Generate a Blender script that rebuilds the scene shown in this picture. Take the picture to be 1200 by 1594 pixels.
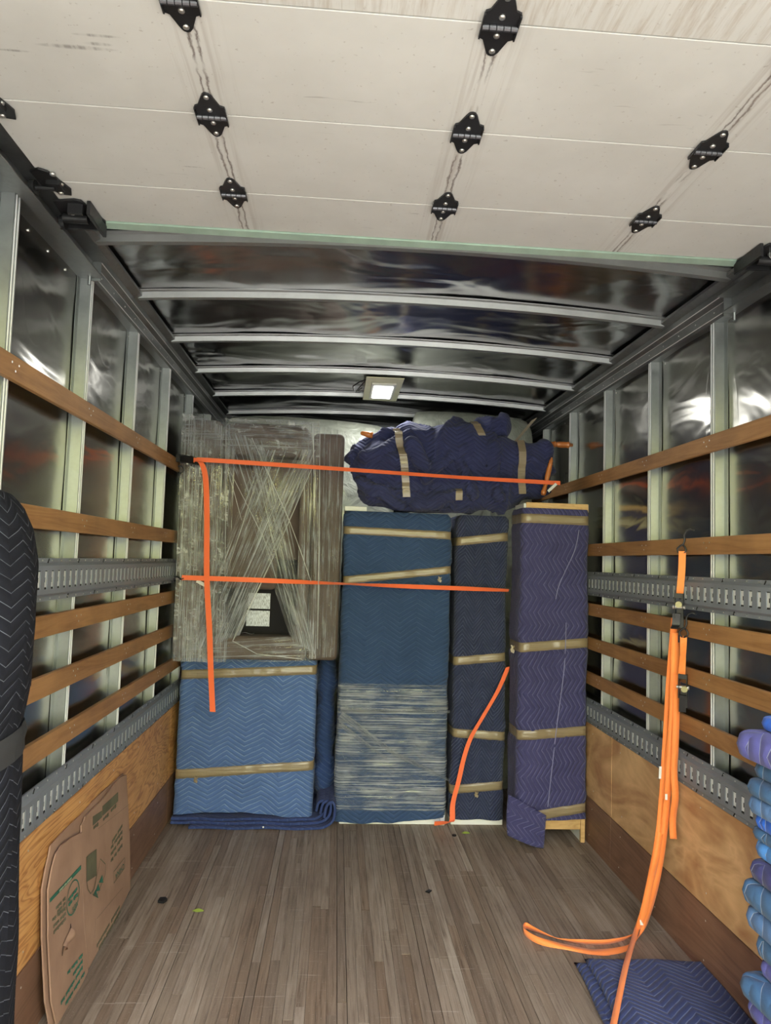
import bpy, bmesh, math, random
from math import sin, cos, pi, radians
from mathutils import Vector, Matrix, noise

random.seed(7)
for o in list(bpy.data.objects): bpy.data.objects.remove(o)
SC = bpy.context.scene
COL = SC.collection

# ------------------------------------------------------------ camera
F_PX, YAW, PITCH, ROLL = 1108.0, 0.06537, 0.06854, 0.03141
CAM = Vector((-0.26405, 0.0, 1.51166))
_f = Vector((sin(YAW)*cos(PITCH), cos(YAW)*cos(PITCH), sin(PITCH)))
_r0 = Vector((cos(YAW), -sin(YAW), 0)); _u0 = _r0.cross(_f)
_r = _r0*cos(ROLL) + _u0*sin(ROLL); _u = -_r0*sin(ROLL) + _u0*cos(ROLL)
cam_data = bpy.data.cameras.new('camera'); cam = bpy.data.objects.new('camera', cam_data); COL.objects.link(cam)
cam.matrix_world = Matrix(((_r.x, _u.x, -_f.x, CAM.x), (_r.y, _u.y, -_f.y, CAM.y), (_r.z, _u.z, -_f.z, CAM.z), (0, 0, 0, 1)))
cam_data.sensor_fit = 'HORIZONTAL'; cam_data.sensor_width = 36.0
cam_data.lens = F_PX/1200*36.0; cam_data.clip_start = 0.02
SC.camera = cam

def hit(px, py, ax, val):
    """world point seen at a pixel of the 1200x1594 photograph, on the plane axis = val"""
    v = _f + _r*((px-600)/F_PX) + _u*((797-py)/F_PX)
    return CAM + v*((val-CAM[ax])/v[ax])
def at(px, py, y): return hit(px, py, 1, y)

# ------------------------------------------------------------ light and exposure
SC.view_settings.view_transform = 'Standard'; SC.view_settings.look = 'None'
SC.view_settings.gamma = 1.0; SC.view_settings.use_curve_mapping = False
SC.view_settings.exposure = 0.0
SC.cycles.sample_clamp_indirect = 3.0; SC.cycles.blur_glossy = 1.0
WORLD_STRENGTH = 13.0
SUN_STRENGTH = 4.0
LAMP_WATTS = 8.0

w = bpy.data.worlds.new('world'); SC.world = w; w.use_nodes = True
nt = w.node_tree; nt.nodes.clear()
out = nt.nodes.new('ShaderNodeOutputWorld'); bg = nt.nodes.new('ShaderNodeBackground')
tc = nt.nodes.new('ShaderNodeTexCoord'); sp = nt.nodes.new('ShaderNodeSeparateXYZ')
nz = nt.nodes.new('ShaderNodeTexNoise'); nz.inputs['Scale'].default_value = 7.0; nz.inputs['Detail'].default_value = 5
nt.links.new(tc.outputs['Generated'], nz.inputs['Vector'])
nt.links.new(tc.outputs['Generated'], sp.inputs[0])
ad = nt.nodes.new('ShaderNodeMath'); ad.operation = 'MULTIPLY_ADD'; ad.inputs[1].default_value = 0.16
nt.links.new(nz.outputs['Fac'], ad.inputs[0]); nt.links.new(sp.outputs['Z'], ad.inputs[2])
cr = nt.nodes.new('ShaderNodeValToRGB'); nt.links.new(ad.outputs[0], cr.inputs[0])
e = cr.color_ramp.elements
e[0].position = 0.0; e[0].color = (0.16, 0.17, 0.15, 1)
e[1].position = 0.10; e[1].color = (0.20, 0.24, 0.14, 1)
for pos, c in ((0.16, (0.55, 0.58, 0.24, 1)), (0.20, (1.8, 1.72, 0.70, 1)), (0.24, (0.55, 0.60, 0.28, 1)), (0.33, (0.64, 0.67, 0.60, 1)), (0.42, (0.86, 0.88, 0.94, 1)), (0.55, (0.95, 0.97, 1.07, 1))):
    el = cr.color_ramp.elements.new(pos); el.color = c
nt.links.new(cr.outputs[0], bg.inputs[0]); bg.inputs[1].default_value = WORLD_STRENGTH
nt.links.new(bg.outputs[0], out.inputs[0])

sd = bpy.data.lights.new('sun', 'SUN'); sd.energy = SUN_STRENGTH; sd.angle = radians(1.0); sd.color = (1, 0.95, 0.86)
sun = bpy.data.objects.new('sun', sd); COL.objects.link(sun); sun.location = (3, 8, 12)
sun.rotation_euler = (radians(-38), radians(16), 0)

# ------------------------------------------------------------ object helpers
def link(name, mesh, parent=None, mat=None, smooth=False):
    o = bpy.data.objects.new(name, mesh); COL.objects.link(o)
    if parent: o.parent = parent
    if mat and not mesh.materials: mesh.materials.append(mat)
    if smooth: mesh.polygons.foreach_set('use_smooth', [True]*len(mesh.polygons))
    return o
def tag(o, label=None, cat=None, group=None, kind=None):
    for k, v in (('label', label), ('category', cat), ('group', group), ('kind', kind)):
        if v: o[k] = v
    return o
def empty(name, label=None, cat=None, group=None, kind=None):
    o = bpy.data.objects.new(name, None); COL.objects.link(o); o.empty_display_size = .1
    return tag(o, label, cat, group, kind)
def place(root, loc):
    """put a thing's origin at its base, keeping its parts where they are"""
    loc = Vector(loc); root.location = loc
    for ch in root.children: ch.location = ch.location - loc
def copy_tree(o, parent=None, off=None):
    c = o.copy(); COL.objects.link(c)
    if parent: c.parent = parent
    if off is not None: c.location = c.location + Vector(off)
    for ch in list(o.children): copy_tree(ch, c)
    return c

class MB:
    def __init__(s): s.v = []; s.f = []; s.uv = []
    def add(s, vs, fs, uvs=None):
        n = len(s.v); s.v += [tuple(p) for p in vs]
        for i, f in enumerate(fs):
            s.f.append(tuple(n+k for k in f))
            s.uv.append([uvs[k] for k in f] if uvs else None)
    def box(s, x0, x1, y0, y1, z0, z1, M=None):
        vs = [Vector(p) for p in ((x0,y0,z0),(x1,y0,z0),(x1,y1,z0),(x0,y1,z0),(x0,y0,z1),(x1,y0,z1),(x1,y1,z1),(x0,y1,z1))]
        if M is not None: vs = [M @ p for p in vs]
        s.add(vs, [(0,3,2,1),(4,5,6,7),(0,1,5,4),(1,2,6,5),(2,3,7,6),(3,0,4,7)])
        return s
    def tube(s, pts, r, n=8, close=False):
        pts = [Vector(p) for p in pts]; rs = r if isinstance(r, (list, tuple)) else [r]*len(pts)
        up = Vector((0, 0, 1)); base = len(s.v); rings = []
        prev = None
        for i, p in enumerate(pts):
            t = (pts[min(i+1, len(pts)-1)] - pts[max(i-1, 0)]).normalized()
            if prev is None:
                a = t.cross(up if abs(t.z) < .9 else Vector((1, 0, 0))).normalized()
            else: a = (prev - t*prev.dot(t)).normalized()
            prev = a; b = t.cross(a)
            rings.append([p + (a*cos(2*pi*k/n) + b*sin(2*pi*k/n))*rs[i] for k in range(n)])
        vs = [q for rg in rings for q in rg]; fs = []
        for i in range(len(pts)-1):
            for k in range(n):
                fs.append((i*n+k, i*n+(k+1) % n, (i+1)*n+(k+1) % n, (i+1)*n+k))
        fs.append(tuple(range(n-1, -1, -1))); fs.append(tuple((len(pts)-1)*n+k for k in range(n)))
        s.add(vs, fs); return s
    def lathe(s, p0, ax, prof, n=14):
        """prof: (distance along axis, radius)"""
        ax = Vector(ax).normalized(); p0 = Vector(p0)
        s.tube([p0 + ax*d for d, r in prof], [r for d, r in prof], n); return s
    def cyl(s, c, ax, r, h, n=14):
        return s.tube([Vector(c), Vector(c)+Vector(ax).normalized()*h], r, n)
    def poly(s, pts2, fn, d0, d1):
        """extrude an outline: fn(a, b, d) -> point"""
        n = len(pts2)
        vs = [fn(a, b, d0) for a, b in pts2] + [fn(a, b, d1) for a, b in pts2]
        fs = [tuple(range(n)), tuple(range(2*n-1, n-1, -1))]
        for k in range(n): fs.append((k, (k+1) % n, n+(k+1) % n, n+k))
        s.add(vs, fs); return s
    def grid(s, nu, nv, fn, uvfn=None):
        vs = []; uvs = []
        for j in range(nv+1):
            for i in range(nu+1):
                vs.append(fn(i/nu, j/nv)); uvs.append(uvfn(i/nu, j/nv) if uvfn else (i/nu, j/nv))
        fs = [(j*(nu+1)+i, j*(nu+1)+i+1, (j+1)*(nu+1)+i+1, (j+1)*(nu+1)+i) for j in range(nv) for i in range(nu)]
        s.add(vs, fs, uvs); return s
    def mesh(s, name):
        m = bpy.data.meshes.new(name); m.from_pydata(s.v, [], s.f)
        if any(u for u in s.uv):
            l = m.uv_layers.new(name='UVMap'); d = []
            for f, u in zip(s.f, s.uv): d += (u if u else [(0, 0)]*len(f))
            l.data.foreach_set('uv', [c for q in d for c in q])
        m.validate(); return m
    def build(s, name, mat, parent=None, smooth=False, bevel=0, seg=2, recalc=True):
        m = s.mesh(name)
        if recalc:
            bm = bmesh.new(); bm.from_mesh(m); bmesh.ops.recalc_face_normals(bm, faces=bm.faces); bm.to_mesh(m); bm.free()
        o = link(name, m, parent, mat, smooth)
        if bevel:
            b = o.modifiers.new('bevel', 'BEVEL'); b.width = bevel; b.segments = seg; b.limit_method = 'ANGLE'; b.angle_limit = radians(40)
            if smooth is False and seg > 1: m.polygons.foreach_set('use_smooth', [True]*len(m.polygons)); b.harden_normals = True
        return o

def ribbon(pts, wd, width, th=.0016, sub=6, mb=None):
    """a flat webbing through pts; wd: width direction per point (or one)"""
    pts = [Vector(p) for p in pts]
    if isinstance(wd, (tuple, Vector)): wd = [Vector(wd)]*len(pts)
    wd = [Vector(d).normalized() for d in wd]
    P = []; D = []
    n = len(pts)
    for i in range(n-1):
        p0, p1, p2, p3 = pts[max(i-1, 0)], pts[i], pts[i+1], pts[min(i+2, n-1)]
        for k in range(sub):
            t = k/sub
            P.append(.5*((2*p1)+(p2-p0)*t+(2*p0-5*p1+4*p2-p3)*t*t+(3*p1-p0-3*p2+p3)*t**3))
            D.append(wd[i].lerp(wd[i+1], t).normalized())
    P.append(pts[-1]); D.append(wd[-1])
    mb = mb or MB(); vs = []; uvs = []; L = 0
    for i, (p, d) in enumerate(zip(P, D)):
        t = (P[min(i+1, len(P)-1)]-P[max(i-1, 0)]).normalized()
        nn = t.cross(d); nn = nn.normalized() if nn.length > 1e-5 else Vector((0, 0, 1))
        if i: L += (p-P[i-1]).length
        for a, b in ((-.5, -.5), (.5, -.5), (.5, .5), (-.5, .5)):
            vs.append(p+d*a*width+nn*b*th); uvs.append(((a+.5)*width, L))
    fs = []
    for i in range(len(P)-1):
        for k in range(4): fs.append((i*4+k, i*4+(k+1) % 4, (i+1)*4+(k+1) % 4, (i+1)*4+k))
    fs += [(3, 2, 1, 0), tuple(len(vs)-4+k for k in range(4))]
    mb.add(vs, fs, uvs); return mb

# ------------------------------------------------------------ materials
class NT:
    def __init__(s, name):
        s.m = bpy.data.materials.new(name); s.m.use_nodes = True; s.t = s.m.node_tree; s.t.nodes.clear()
        s.o = s.t.nodes.new('ShaderNodeOutputMaterial'); s.b = s.n('BsdfPrincipled'); s.L(s.b.outputs[0], s.o.inputs[0])
    def n(s, ty, **k):
        nd = s.t.nodes.new('ShaderNode'+ty)
        for a, v in k.items(): setattr(nd, a, v)
        return nd
    def L(s, a, b): s.t.links.new(a, b)
    def val(s, sock, v):
        if hasattr(v, 'is_linked') or hasattr(v, 'links'): s.L(v, sock)
        else: sock.default_value = v
    def math(s, op, a, b=0.0, c=0.0, clamp=False):
        nd = s.n('Math', operation=op, use_clamp=clamp)
        for i, v in enumerate((a, b, c)): s.val(nd.inputs[i], v)
        return nd.outputs[0]
    def coord(s, which='Object', scale=(1, 1, 1), rot=(0, 0, 0)):
        c = s.n('TexCoord').outputs[which] if which != 'World' else s.n('NewGeometry').outputs['Position']
        mp = s.n('Mapping'); s.L(c, mp.inputs[0]); mp.inputs['Scale'].default_value = scale; mp.inputs['Rotation'].default_value = rot
        return mp.outputs[0]
    def noise(s, vec, scale=5, detail=4, rough=.55, dist=0):
        nd = s.n('TexNoise'); s.L(vec, nd.inputs['Vector'])
        nd.inputs['Scale'].default_value = scale; nd.inputs['Detail'].default_value = detail
        nd.inputs['Roughness'].default_value = rough; nd.inputs['Distortion'].default_value = dist
        return nd.outputs['Fac']
    def ramp(s, fac, stops, interp='LINEAR'):
        nd = s.n('ValToRGB'); s.L(fac, nd.inputs[0]); cr = nd.color_ramp; cr.interpolation = interp
        while len(cr.elements) < len(stops): cr.elements.new(.5)
        for el, (p, c) in zip(cr.elements, stops):
            el.position = p; el.color = (c, c, c, 1) if isinstance(c, (int, float)) else (*c, 1)
        return nd.outputs[0]
    def mix(s, fac, a, b, mode='MIX'):
        nd = s.n('Mix', data_type='RGBA', blend_type=mode); s.val(nd.inputs[0], fac)
        for i, v in ((6, a), (7, b)):
            if isinstance(v, tuple): nd.inputs[i].default_value = (*v, 1)[:4]
            else: s.L(v, nd.inputs[i])
        return nd.outputs[2]
    def bump(s, h, strength=.3, dist=.01, prev=None):
        nd = s.n('Bump'); nd.inputs['Strength'].default_value = strength; nd.inputs['Distance'].default_value = dist
        s.L(h, nd.inputs['Height'])
        if prev is not None: s.L(prev, nd.inputs['Normal'])
        s.L(nd.outputs[0], s.b.inputs['Normal']); return nd.outputs[0]
    def set(s, **k):
        names = dict(color='Base Color', rough='Roughness', metal='Metallic', spec='Specular IOR Level', aniso='Anisotropic', rot='Anisotropic Rotation', tangent='Tangent', coat='Coat Weight', emis='Emission Color', es='Emission Strength', sheen='Sheen Weight', alpha='Alpha', trans='Transmission Weight')
        for a, v in k.items():
            sk = s.b.inputs[names[a]]
            if isinstance(v, tuple): sk.default_value = (*v, 1)[:4] if len(sk.default_value) == 4 else v
            else: s.val(sk, v)
        return s
def lin(r, g, b):
    f = lambda c: (c/255/12.92 if c/255 <= .04045 else ((c/255+.055)/1.055)**2.4)
    return (f(r), f(g), f(b))

def simple(name, col, rough=.5, metal=0, var=.12, bump=0, bscale=200, **k):
    t = NT(name); c = t.coord()
    n = t.noise(c, 9, 4)
    dark = tuple(x*(1-var) for x in col); lite = tuple(min(1, x*(1+var)) for x in col)
    t.set(color=t.ramp(n, [(.3, dark), (.7, lite)]), rough=rough, metal=metal, **k)
    if bump: t.bump(t.noise(c, bscale, 2), bump, .002)
    return t.m

def quilt(name, base, thread, coords='UV', rot=0, half=.10, amp=.06, pitch=.027, tw=.055, warp=.012, contrast=.8, var=.12, axis='xz', bmp=.75, sheen=.1):
    t = NT(name)
    if coords == 'UV': c = t.coord('UV')
    else: c = t.coord('Object')
    sp = t.n('SeparateXYZ'); t.L(c, sp.inputs[0])
    ax = {'x': 0, 'y': 1, 'z': 2}
    u, v = (sp.outputs[0], sp.outputs[1]) if coords == 'UV' else (sp.outputs[ax[axis[0]]], sp.outputs[ax[axis[1]]])
    wn = t.n('TexNoise'); t.L(c, wn.inputs['Vector']); wn.inputs['Scale'].default_value = 5; wn.inputs['Detail'].default_value = 2
    ws = t.n('SeparateColor'); t.L(wn.outputs['Color'], ws.inputs[0])
    if rot: u, v = v, u
    u = t.math('MULTIPLY_ADD', ws.outputs[0], warp*3, u); v = t.math('MULTIPLY_ADD', ws.outputs[1], warp*2, v)
    tri = t.math('PINGPONG', u, half)
    d = t.math('MULTIPLY_ADD', tri, amp/half, v)
    fr = t.math('FRACT', t.math('DIVIDE', d, pitch))
    dist = t.math('ABSOLUTE', t.math('SUBTRACT', fr, .5))            # 0 at the stitch
    ln = t.n('MapRange', interpolation_type='SMOOTHSTEP'); t.L(dist, ln.inputs[0])
    ln.inputs[1].default_value = tw*2.2; ln.inputs[2].default_value = tw*.5; ln.inputs[3].default_value = 0; ln.inputs[4].default_value = 1
    wear = t.noise(c, 14, 3)
    mask = t.math('MULTIPLY', ln.outputs[0], t.ramp(wear, [(.35, .25*contrast), (.6, contrast)]))
    big = t.noise(c, 3.5, 4); weave = t.noise(c, 260, 2)
    basec = t.ramp(t.math('MULTIPLY_ADD', weave, .35, t.math('MULTIPLY', big, .8)), [(.35, tuple(x*(1-var*1.5) for x in base)), (.78, tuple(x*(1+var) for x in base))])
    t.set(color=t.mix(mask, basec, thread), rough=.9, spec=.15, sheen=sheen)
    puff = t.math('SINE', t.math('MULTIPLY', dist, pi))
    h = t.math('ADD', puff, t.math('MULTIPLY', t.noise(c, 30, 3), .5))
    t.bump(h, bmp, .006)
    return t.m

MDL = quilt('quilt_mid_blue', lin(80, 105, 154), lin(144, 166, 198))
TEAL = quilt('quilt_teal', lin(54, 74, 108), lin(88, 108, 140), contrast=.55)
NAVY = quilt('quilt_navy', lin(50, 56, 82), lin(106, 112, 140), half=.062, amp=.085, pitch=.024)
PURP = quilt('quilt_purple', lin(66, 65, 104), lin(112, 112, 152), rot=1, half=.075, amp=.045, pitch=.026)
BUND = quilt('quilt_bundle', lin(54, 58, 92), lin(76, 80, 116), coords='Object', half=.09, amp=.06, pitch=.026, contrast=.6, warp=.02)
DKQ = quilt('quilt_dark_navy', lin(48, 66, 108), lin(86, 104, 140), coords='Object', half=.08, amp=.05, pitch=.03, contrast=.6)
FLRQ = quilt('quilt_floor_pad', lin(50, 60, 102), lin(116, 128, 166), coords='Object', axis='xy', rot=0, half=.10, amp=.085, pitch=.028, contrast=.9)
BLKQ = quilt('quilt_black', lin(26, 27, 34), lin(112, 116, 128), half=.045, amp=.030, pitch=.030, tw=.02, contrast=.7, bmp=.35, sheen=.0)

def plastic_film(name, lo=.10, hi=.9, ustretch=1.6, vs=95, seed=0, tint=(.80, .82, .83), bright=(.46, .60)):
    t = NT(name); c = t.coord('UV', scale=(ustretch, vs, 1)); c2 = t.coord('UV', scale=(ustretch*3.2, vs*.38, 1))
    c3 = t.coord('UV', scale=(6, 9, 1))
    n1 = t.noise(c, 1, 5, .65, .4); n2 = t.noise(c2, 1, 4, .6, .8); n3 = t.noise(c3, 1, 3)
    m = t.math('MULTIPLY', t.math('MULTIPLY_ADD', n2, .55, t.math('MULTIPLY', n1, .55)), t.math('MULTIPLY_ADD', n3, .5, .72))
    fac = t.ramp(m, [(bright[0], lo), (bright[1], hi)])
    t.set(color=tint, rough=.16, spec=1.0, coat=.8)
    t.bump(m, 1.0, .03)
    tr = t.n('BsdfTransparent'); mx = t.n('MixShader'); t.L(fac, mx.inputs[0]); t.L(tr.outputs[0], mx.inputs[1]); t.L(t.b.outputs[0], mx.inputs[2])
    t.L(mx.outputs[0], t.o.inputs[0]); return t.m
FILM = plastic_film('stretch_film', .05, .66, 1.0, 230, tint=(.82, .86, .92), bright=(.50, .68))
FILM_D = plastic_film('stretch_film_dense', .04, .85, .8, 330, tint=(.86, .9, .95), bright=(.51, .67))
FILM_H = plastic_film('stretch_film_ripple', .05, .85, .9, 300, tint=(.9, .94, 1.0), bright=(.49, .66))
FILM_C = plastic_film('stretch_film_crumple', .03, .6, 14, 40, tint=(.9, .91, .92), bright=(.52, .68))

HEM = simple('hem_thread', lin(132, 132, 170), .9, 0, .2)
# brown packing tape
t = NT('packing_tape'); c = t.coord('Object', scale=(4, 4, 90)); n = t.noise(c, 1, 4)
c2 = t.coord('Object'); n2 = t.noise(c2, 16, 3, .6, .6)
t.set(color=t.mix(n, lin(124, 108, 84), lin(152, 136, 108)), rough=.28, spec=.6, coat=.3); t.bump(t.math('ADD', n, n2), .5, .008)
TAPE = t.m

WEB = NT('orange_webbing'); c = WEB.coord('UV', scale=(700, 420, 1)); wv = WEB.n('TexWave', bands_direction='Y'); WEB.L(WEB.coord('UV'), wv.inputs[0]); wv.inputs['Scale'].default_value = 110
WEB.set(color=WEB.mix(wv.outputs['Fac'], lin(250, 124, 50), lin(255, 154, 78)), rough=.6, sheen=.2); WEB.bump(wv.outputs['Fac'], .4, .001); WEB = WEB.m

WEB_LIT = WEB.copy(); WEB_LIT.name = 'orange_webbing_light_tint'  # same orange webbing; redder cast of its lighting put into the colour
for nd_ in WEB_LIT.node_tree.nodes:
    if nd_.type == 'MIX': nd_.inputs[6].default_value = (*lin(240, 100, 50), 1); nd_.inputs[7].default_value = (*lin(253, 124, 68), 1)
# metals
def metal(name, col, rough=.35, aniso=0, wav=0, tangent=(0, 0, 1), smudge=.25, met=1.0, sm_scale=3, grain=None, fine_=.25, scr_=1):
    t = NT(name); c = t.coord('World')
    n = t.noise(c, sm_scale, 6, .6, .3); fine = t.noise(c, 60, 3)
    sc = t.coord('World', scale=(1, 3, 40)) if grain is None else t.coord('World', scale=grain)
    scr = t.noise(sc, 3, 5, .7, .5)
    mx = t.math('MULTIPLY_ADD', fine, fine_, t.math('MULTIPLY', n, 1.05-fine_))
    col2 = tuple(x*(1-smudge) for x in col)
    t.set(color=t.ramp(mx, [(.3, col2), (.7, col)]), metal=met, aniso=aniso, tangent=tangent,
          rough=t.math('ADD', t.ramp(mx, [(.3, rough*.75), (.75, rough*1.25)]), t.math('MULTIPLY', scr, .06*scr_)))
    b = t.bump(scr, .05, .002) if scr_ else None
    if wav: t.bump(t.noise(t.coord('World', scale=(.8, 1.2, 2.5)), 2.2, 2, .45, .8), wav, .05, b)
    return t.m
ALU = metal('aluminium_skin', (.33, .32, .295), .205, .75, .12, (0, 0, 1), .12, fine_=0, scr_=0)
ROOF = metal('roof_skin', (.37, .37, .37), .165, 0, .5, (1, 0, 0), .25, grain=(2, 30, 2))
GALV = metal('galvanised_stud', (.36, .38, .38), .40, 0, 0, (0, 0, 1), .25, .95, 12)
LINE = simple('track_lining_zinc', (.80, .81, .83), .5, .1, .06)
RIB = metal('roof_bow', (.44, .45, .45), .42, 0, 0, (0, 0, 1), .2, .8, 10)
TRK = metal('grey_track_paint', lin(132, 137, 146), .45, 0, 0, (0, 0, 1), .22, .15, 8)
HEAD = metal('header_rail', (.32, .33, .33), .4, 0, 0, (0, 0, 1), .4, .9, 8)
DKM = simple('black_hardware', (.022, .022, .024), .38, .4, .3, .2, 120)
CHROME = simple('zinc_screw', (.72, .72, .70), .3, .9, .1)
GRN = simple('galvanised_edge', lin(176, 200, 184), .35, .55, .15, .2, 90)
VOID = simple('slot_shadow', (.012, .012, .014), .9)

def ply(name, c0, c1, c2, scale=(2, .9, 7), freq=9.0, dist=1.6, w0=.35, fm=.3):
    t = NT(name); c = t.coord('World', scale=scale)
    n = t.noise(c, 1.0, 3, .5, dist); r = t.math('FRACT', t.math('MULTIPLY', n, freq))
    ring = t.ramp(r, [(0, c0), (w0, c1), (.82, c2), (.95, c0)])
    fib = t.noise(t.coord('World', scale=(10, 12, 320)), 1, 3)
    blot = t.noise(t.coord('World'), 5, 4)
    col = t.mix(fm, ring, t.ramp(fib, [(.3, c2), (.7, c1)]))
    t.set(color=t.mix(.25, col, t.ramp(blot, [(.35, tuple(x*.55 for x in c2)), (.6, c1)]), 'MIX'), rough=.5, spec=.4)
    t.bump(fib, .2, .002); return t.m
PLYL = ply('plywood_orange', lin(150, 92, 46), lin(220, 168, 108), lin(196, 140, 82), (2, 1.1, 6), 11, 1.8, .3, .12)
PLYR = ply('plywood_pale', lin(164, 114, 74), lin(226, 186, 138), lin(178, 128, 86), (2, 1.5, 3.4), 2.6, 2.0, .5, .15)
KICK = ply('kick_board_brown', lin(122, 90, 72), lin(142, 108, 88), lin(106, 76, 60), (2, .8, 9), 5)
SLAT = ply('rail_wood', lin(156, 112, 70), lin(174, 130, 84), lin(136, 94, 56), (2, 1.2, 16), 3)
RAW = ply('raw_wood', lin(206, 166, 110), lin(218, 182, 128), lin(188, 146, 92), (5, 5, 20), 4)

t = NT('oak_floor'); oi = t.n('ObjectInfo'); c = t.n('NewGeometry').outputs['Position']
mp = t.n('Mapping'); t.L(c, mp.inputs[0]); mp.inputs['Scale'].default_value = (60, 2.6, 1)
ofs = t.n('CombineXYZ'); t.L(t.math('MULTIPLY', oi.outputs['Random'], 37), ofs.inputs[1]); t.L(ofs.outputs[0], mp.inputs['Location'])
gr = t.noise(mp.outputs[0], 1.3, 6, .65, .4)
basec = t.ramp(oi.outputs['Random'], [(0, lin(128, 112, 96)), (.3, lin(150, 135, 118)), (.6, lin(166, 152, 136)), (.8, lin(136, 116, 96)), (1, lin(184, 172, 156))])
col = t.mix(.8, basec, t.ramp(gr, [(.30, (.26, .21, .18)), (.46, (.78, .75, .72)), (.7, (1.12, 1.12, 1.12))]), 'MULTIPLY')
dirt = t.noise(t.coord('World', scale=(1.5, .8, 1)), 2.2, 6, .6, .5)
col = t.mix(t.ramp(dirt, [(.42, 0.0), (.62, .4)]), col, lin(112, 98, 86))
for ang, k in ((.55, 1.0), (-.25, 7.3), (1.9, 3.1)):
    sc_ = t.noise(t.coord('World', scale=(1.3, 46, 1), rot=(0, 0, ang)), k*.4+1.0, 2, .4, .2)
    lim = t.noise(t.coord('World'), 2.1+k*.3, 2)
    col = t.mix(t.math('MULTIPLY', t.ramp(sc_, [(.70, 0), (.72, .6)]), t.ramp(lim, [(.5, 0), (.55, 1)])), col, lin(186, 174, 160))
spk = t.noise(t.coord('World'), 150, 2); col = t.mix(t.ramp(spk, [(.66, 0.0), (.72, .5)]), col, lin(186, 176, 164))
t.set(color=col, rough=t.ramp(gr, [(.3, .62), (.7, .46)]), spec=.35); t.bump(gr, .35, .003); OAK = t.m

# roll-up door panels: white with wear that follows the hinge lines
t = NT('door_white'); c = t.n('NewGeometry').outputs['Position']; s3 = t.n('SeparateXYZ'); t.L(c, s3.inputs[0])
wob = t.noise(t.coord('World', scale=(30, 14, 1)), 1, 4, .7)
xw = t.math('MULTIPLY_ADD', t.math('SUBTRACT', wob, .5), .024, s3.outputs[0])
d = t.math('MULTIPLY', t.math('ABSOLUTE', t.math('SUBTRACT', t.math('FRACT', t.math('MULTIPLY_ADD', xw, 1/.575, 1.5+.005)), .5)), .575)
dd = t.math('MULTIPLY', t.math('ABSOLUTE', t.math('SUBTRACT', t.math('FRACT', t.math('MULTIPLY_ADD', s3.outputs[0], 1/.575, 1.5+.005)), .5)), .575)
crack = t.ramp(t.math('ABSOLUTE', t.math('SUBTRACT', d, .007)), [(0, .85), (.0016, 0)])
sel = t.ramp(t.noise(t.coord('World', scale=(1, 3, 1)), 2, 3), [(.40, 0), (.52, 1)])
st = t.noise(t.coord('World', scale=(90, 2, 1)), 1, 5, .6, .3)
smear = t.math('MULTIPLY', t.ramp(dd, [(.0, .8), (.08, 0)]), t.ramp(st, [(.48, 0), (.66, .6)]))
blot = t.noise(t.coord('World'), 2.4, 5, .55); spk = t.noise(t.coord('World'), 90, 2)
base = t.ramp(blot, [(.3, lin(188, 186, 181)), (.7, lin(208, 207, 203))])
scf = t.noise(t.coord('World', scale=(5, 40, 1)), 1, 3, .5, 1.2)
col = t.mix(t.math('MULTIPLY', crack, sel), base, lin(70, 50, 42))
col = t.mix(smear, col, lin(140, 126, 116)); col = t.mix(t.ramp(spk, [(.68, 0), (.74, .35)]), col, lin(120, 104, 92))
col = t.mix(t.ramp(scf, [(.72, 0), (.76, .5)]), col, lin(140, 136, 132))
near = t.n('MapRange'); t.L(s3.outputs[1], near.inputs[0]); near.inputs[1].default_value = 1.232; near.inputs[2].default_value = 1.222
g1 = t.noise(t.coord('World', scale=(60, 5, 1), rot=(0, 0, .25)), 1, 5, .7, .4)
col = t.mix(t.math('MULTIPLY', near.outputs[0], t.ramp(g1, [(.46, 0), (.66, .55)])), col, lin(150, 134, 116))
def smear_at(px, py, a, b, col):
    c0 = hit(px, py, 2, 2.5); vx = t.math('MULTIPLY', t.math('SUBTRACT', s3.outputs[0], c0.x), 1/a); vy = t.math('MULTIPLY', t.math('SUBTRACT', s3.outputs[1], c0.y), 1/b)
    rr = t.math('ADD', t.math('MULTIPLY', vx, vx), t.math('MULTIPLY', vy, vy))
    return t.mix(t.math('MULTIPLY', t.ramp(rr, [(.0, .9), (1.0, 0)]), t.ramp(st, [(.42, .2), (.6, .8)])), col, lin(110, 104, 100))
for q_ in ((118, 75, .085, .007), (150, 57, .05, .005), (152, 70, .03, .006), (20, 80, .04, .004), (300, 261, .03, .003)): col = smear_at(*q_, col)
t.set(color=col, rough=.42, spec=.4); DOORW = t.m

SOFA = simple('sofa_fabric', lin(92, 79, 72), .9, 0, .15, .5, 400)
DUST = simple('dust_cover', lin(24, 22, 26), .95, 0, .15, .3, 300)
CARD = NT('corrugated_card'); c = CARD.coord('World'); n = CARD.noise(c, 6, 5); n2 = CARD.noise(CARD.coord('World', scale=(1, 220, 1)), 1, 2)
CARD.set(color=CARD.ramp(n, [(.3, lin(148, 118, 100)), (.7, lin(168, 136, 116))]), rough=.8, spec=.2); CARD.bump(n2, .12, .001); CARD = CARD.m
INK = simple('green_print', lin(40, 98, 80), .8, 0, .25); INK2 = simple('faded_print', lin(92, 90, 70), .85, 0, .25)
INKW = simple('print_on_band', lin(150, 160, 130), .8)
WHITE = simple('white_laminate', lin(226, 226, 224), .4, 0, .04)
MATT = NT('bagged_mattress'); c = MATT.coord('Object'); n = MATT.noise(c, 7, 5, .6, 1.5)
MATT.set(color=MATT.ramp(n, [(.3, lin(150, 155, 142)), (.7, lin(178, 181, 168))]), rough=.3, spec=.5, coat=.4); MATT.bump(n, .8, .03); MATT = MATT.m
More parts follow.
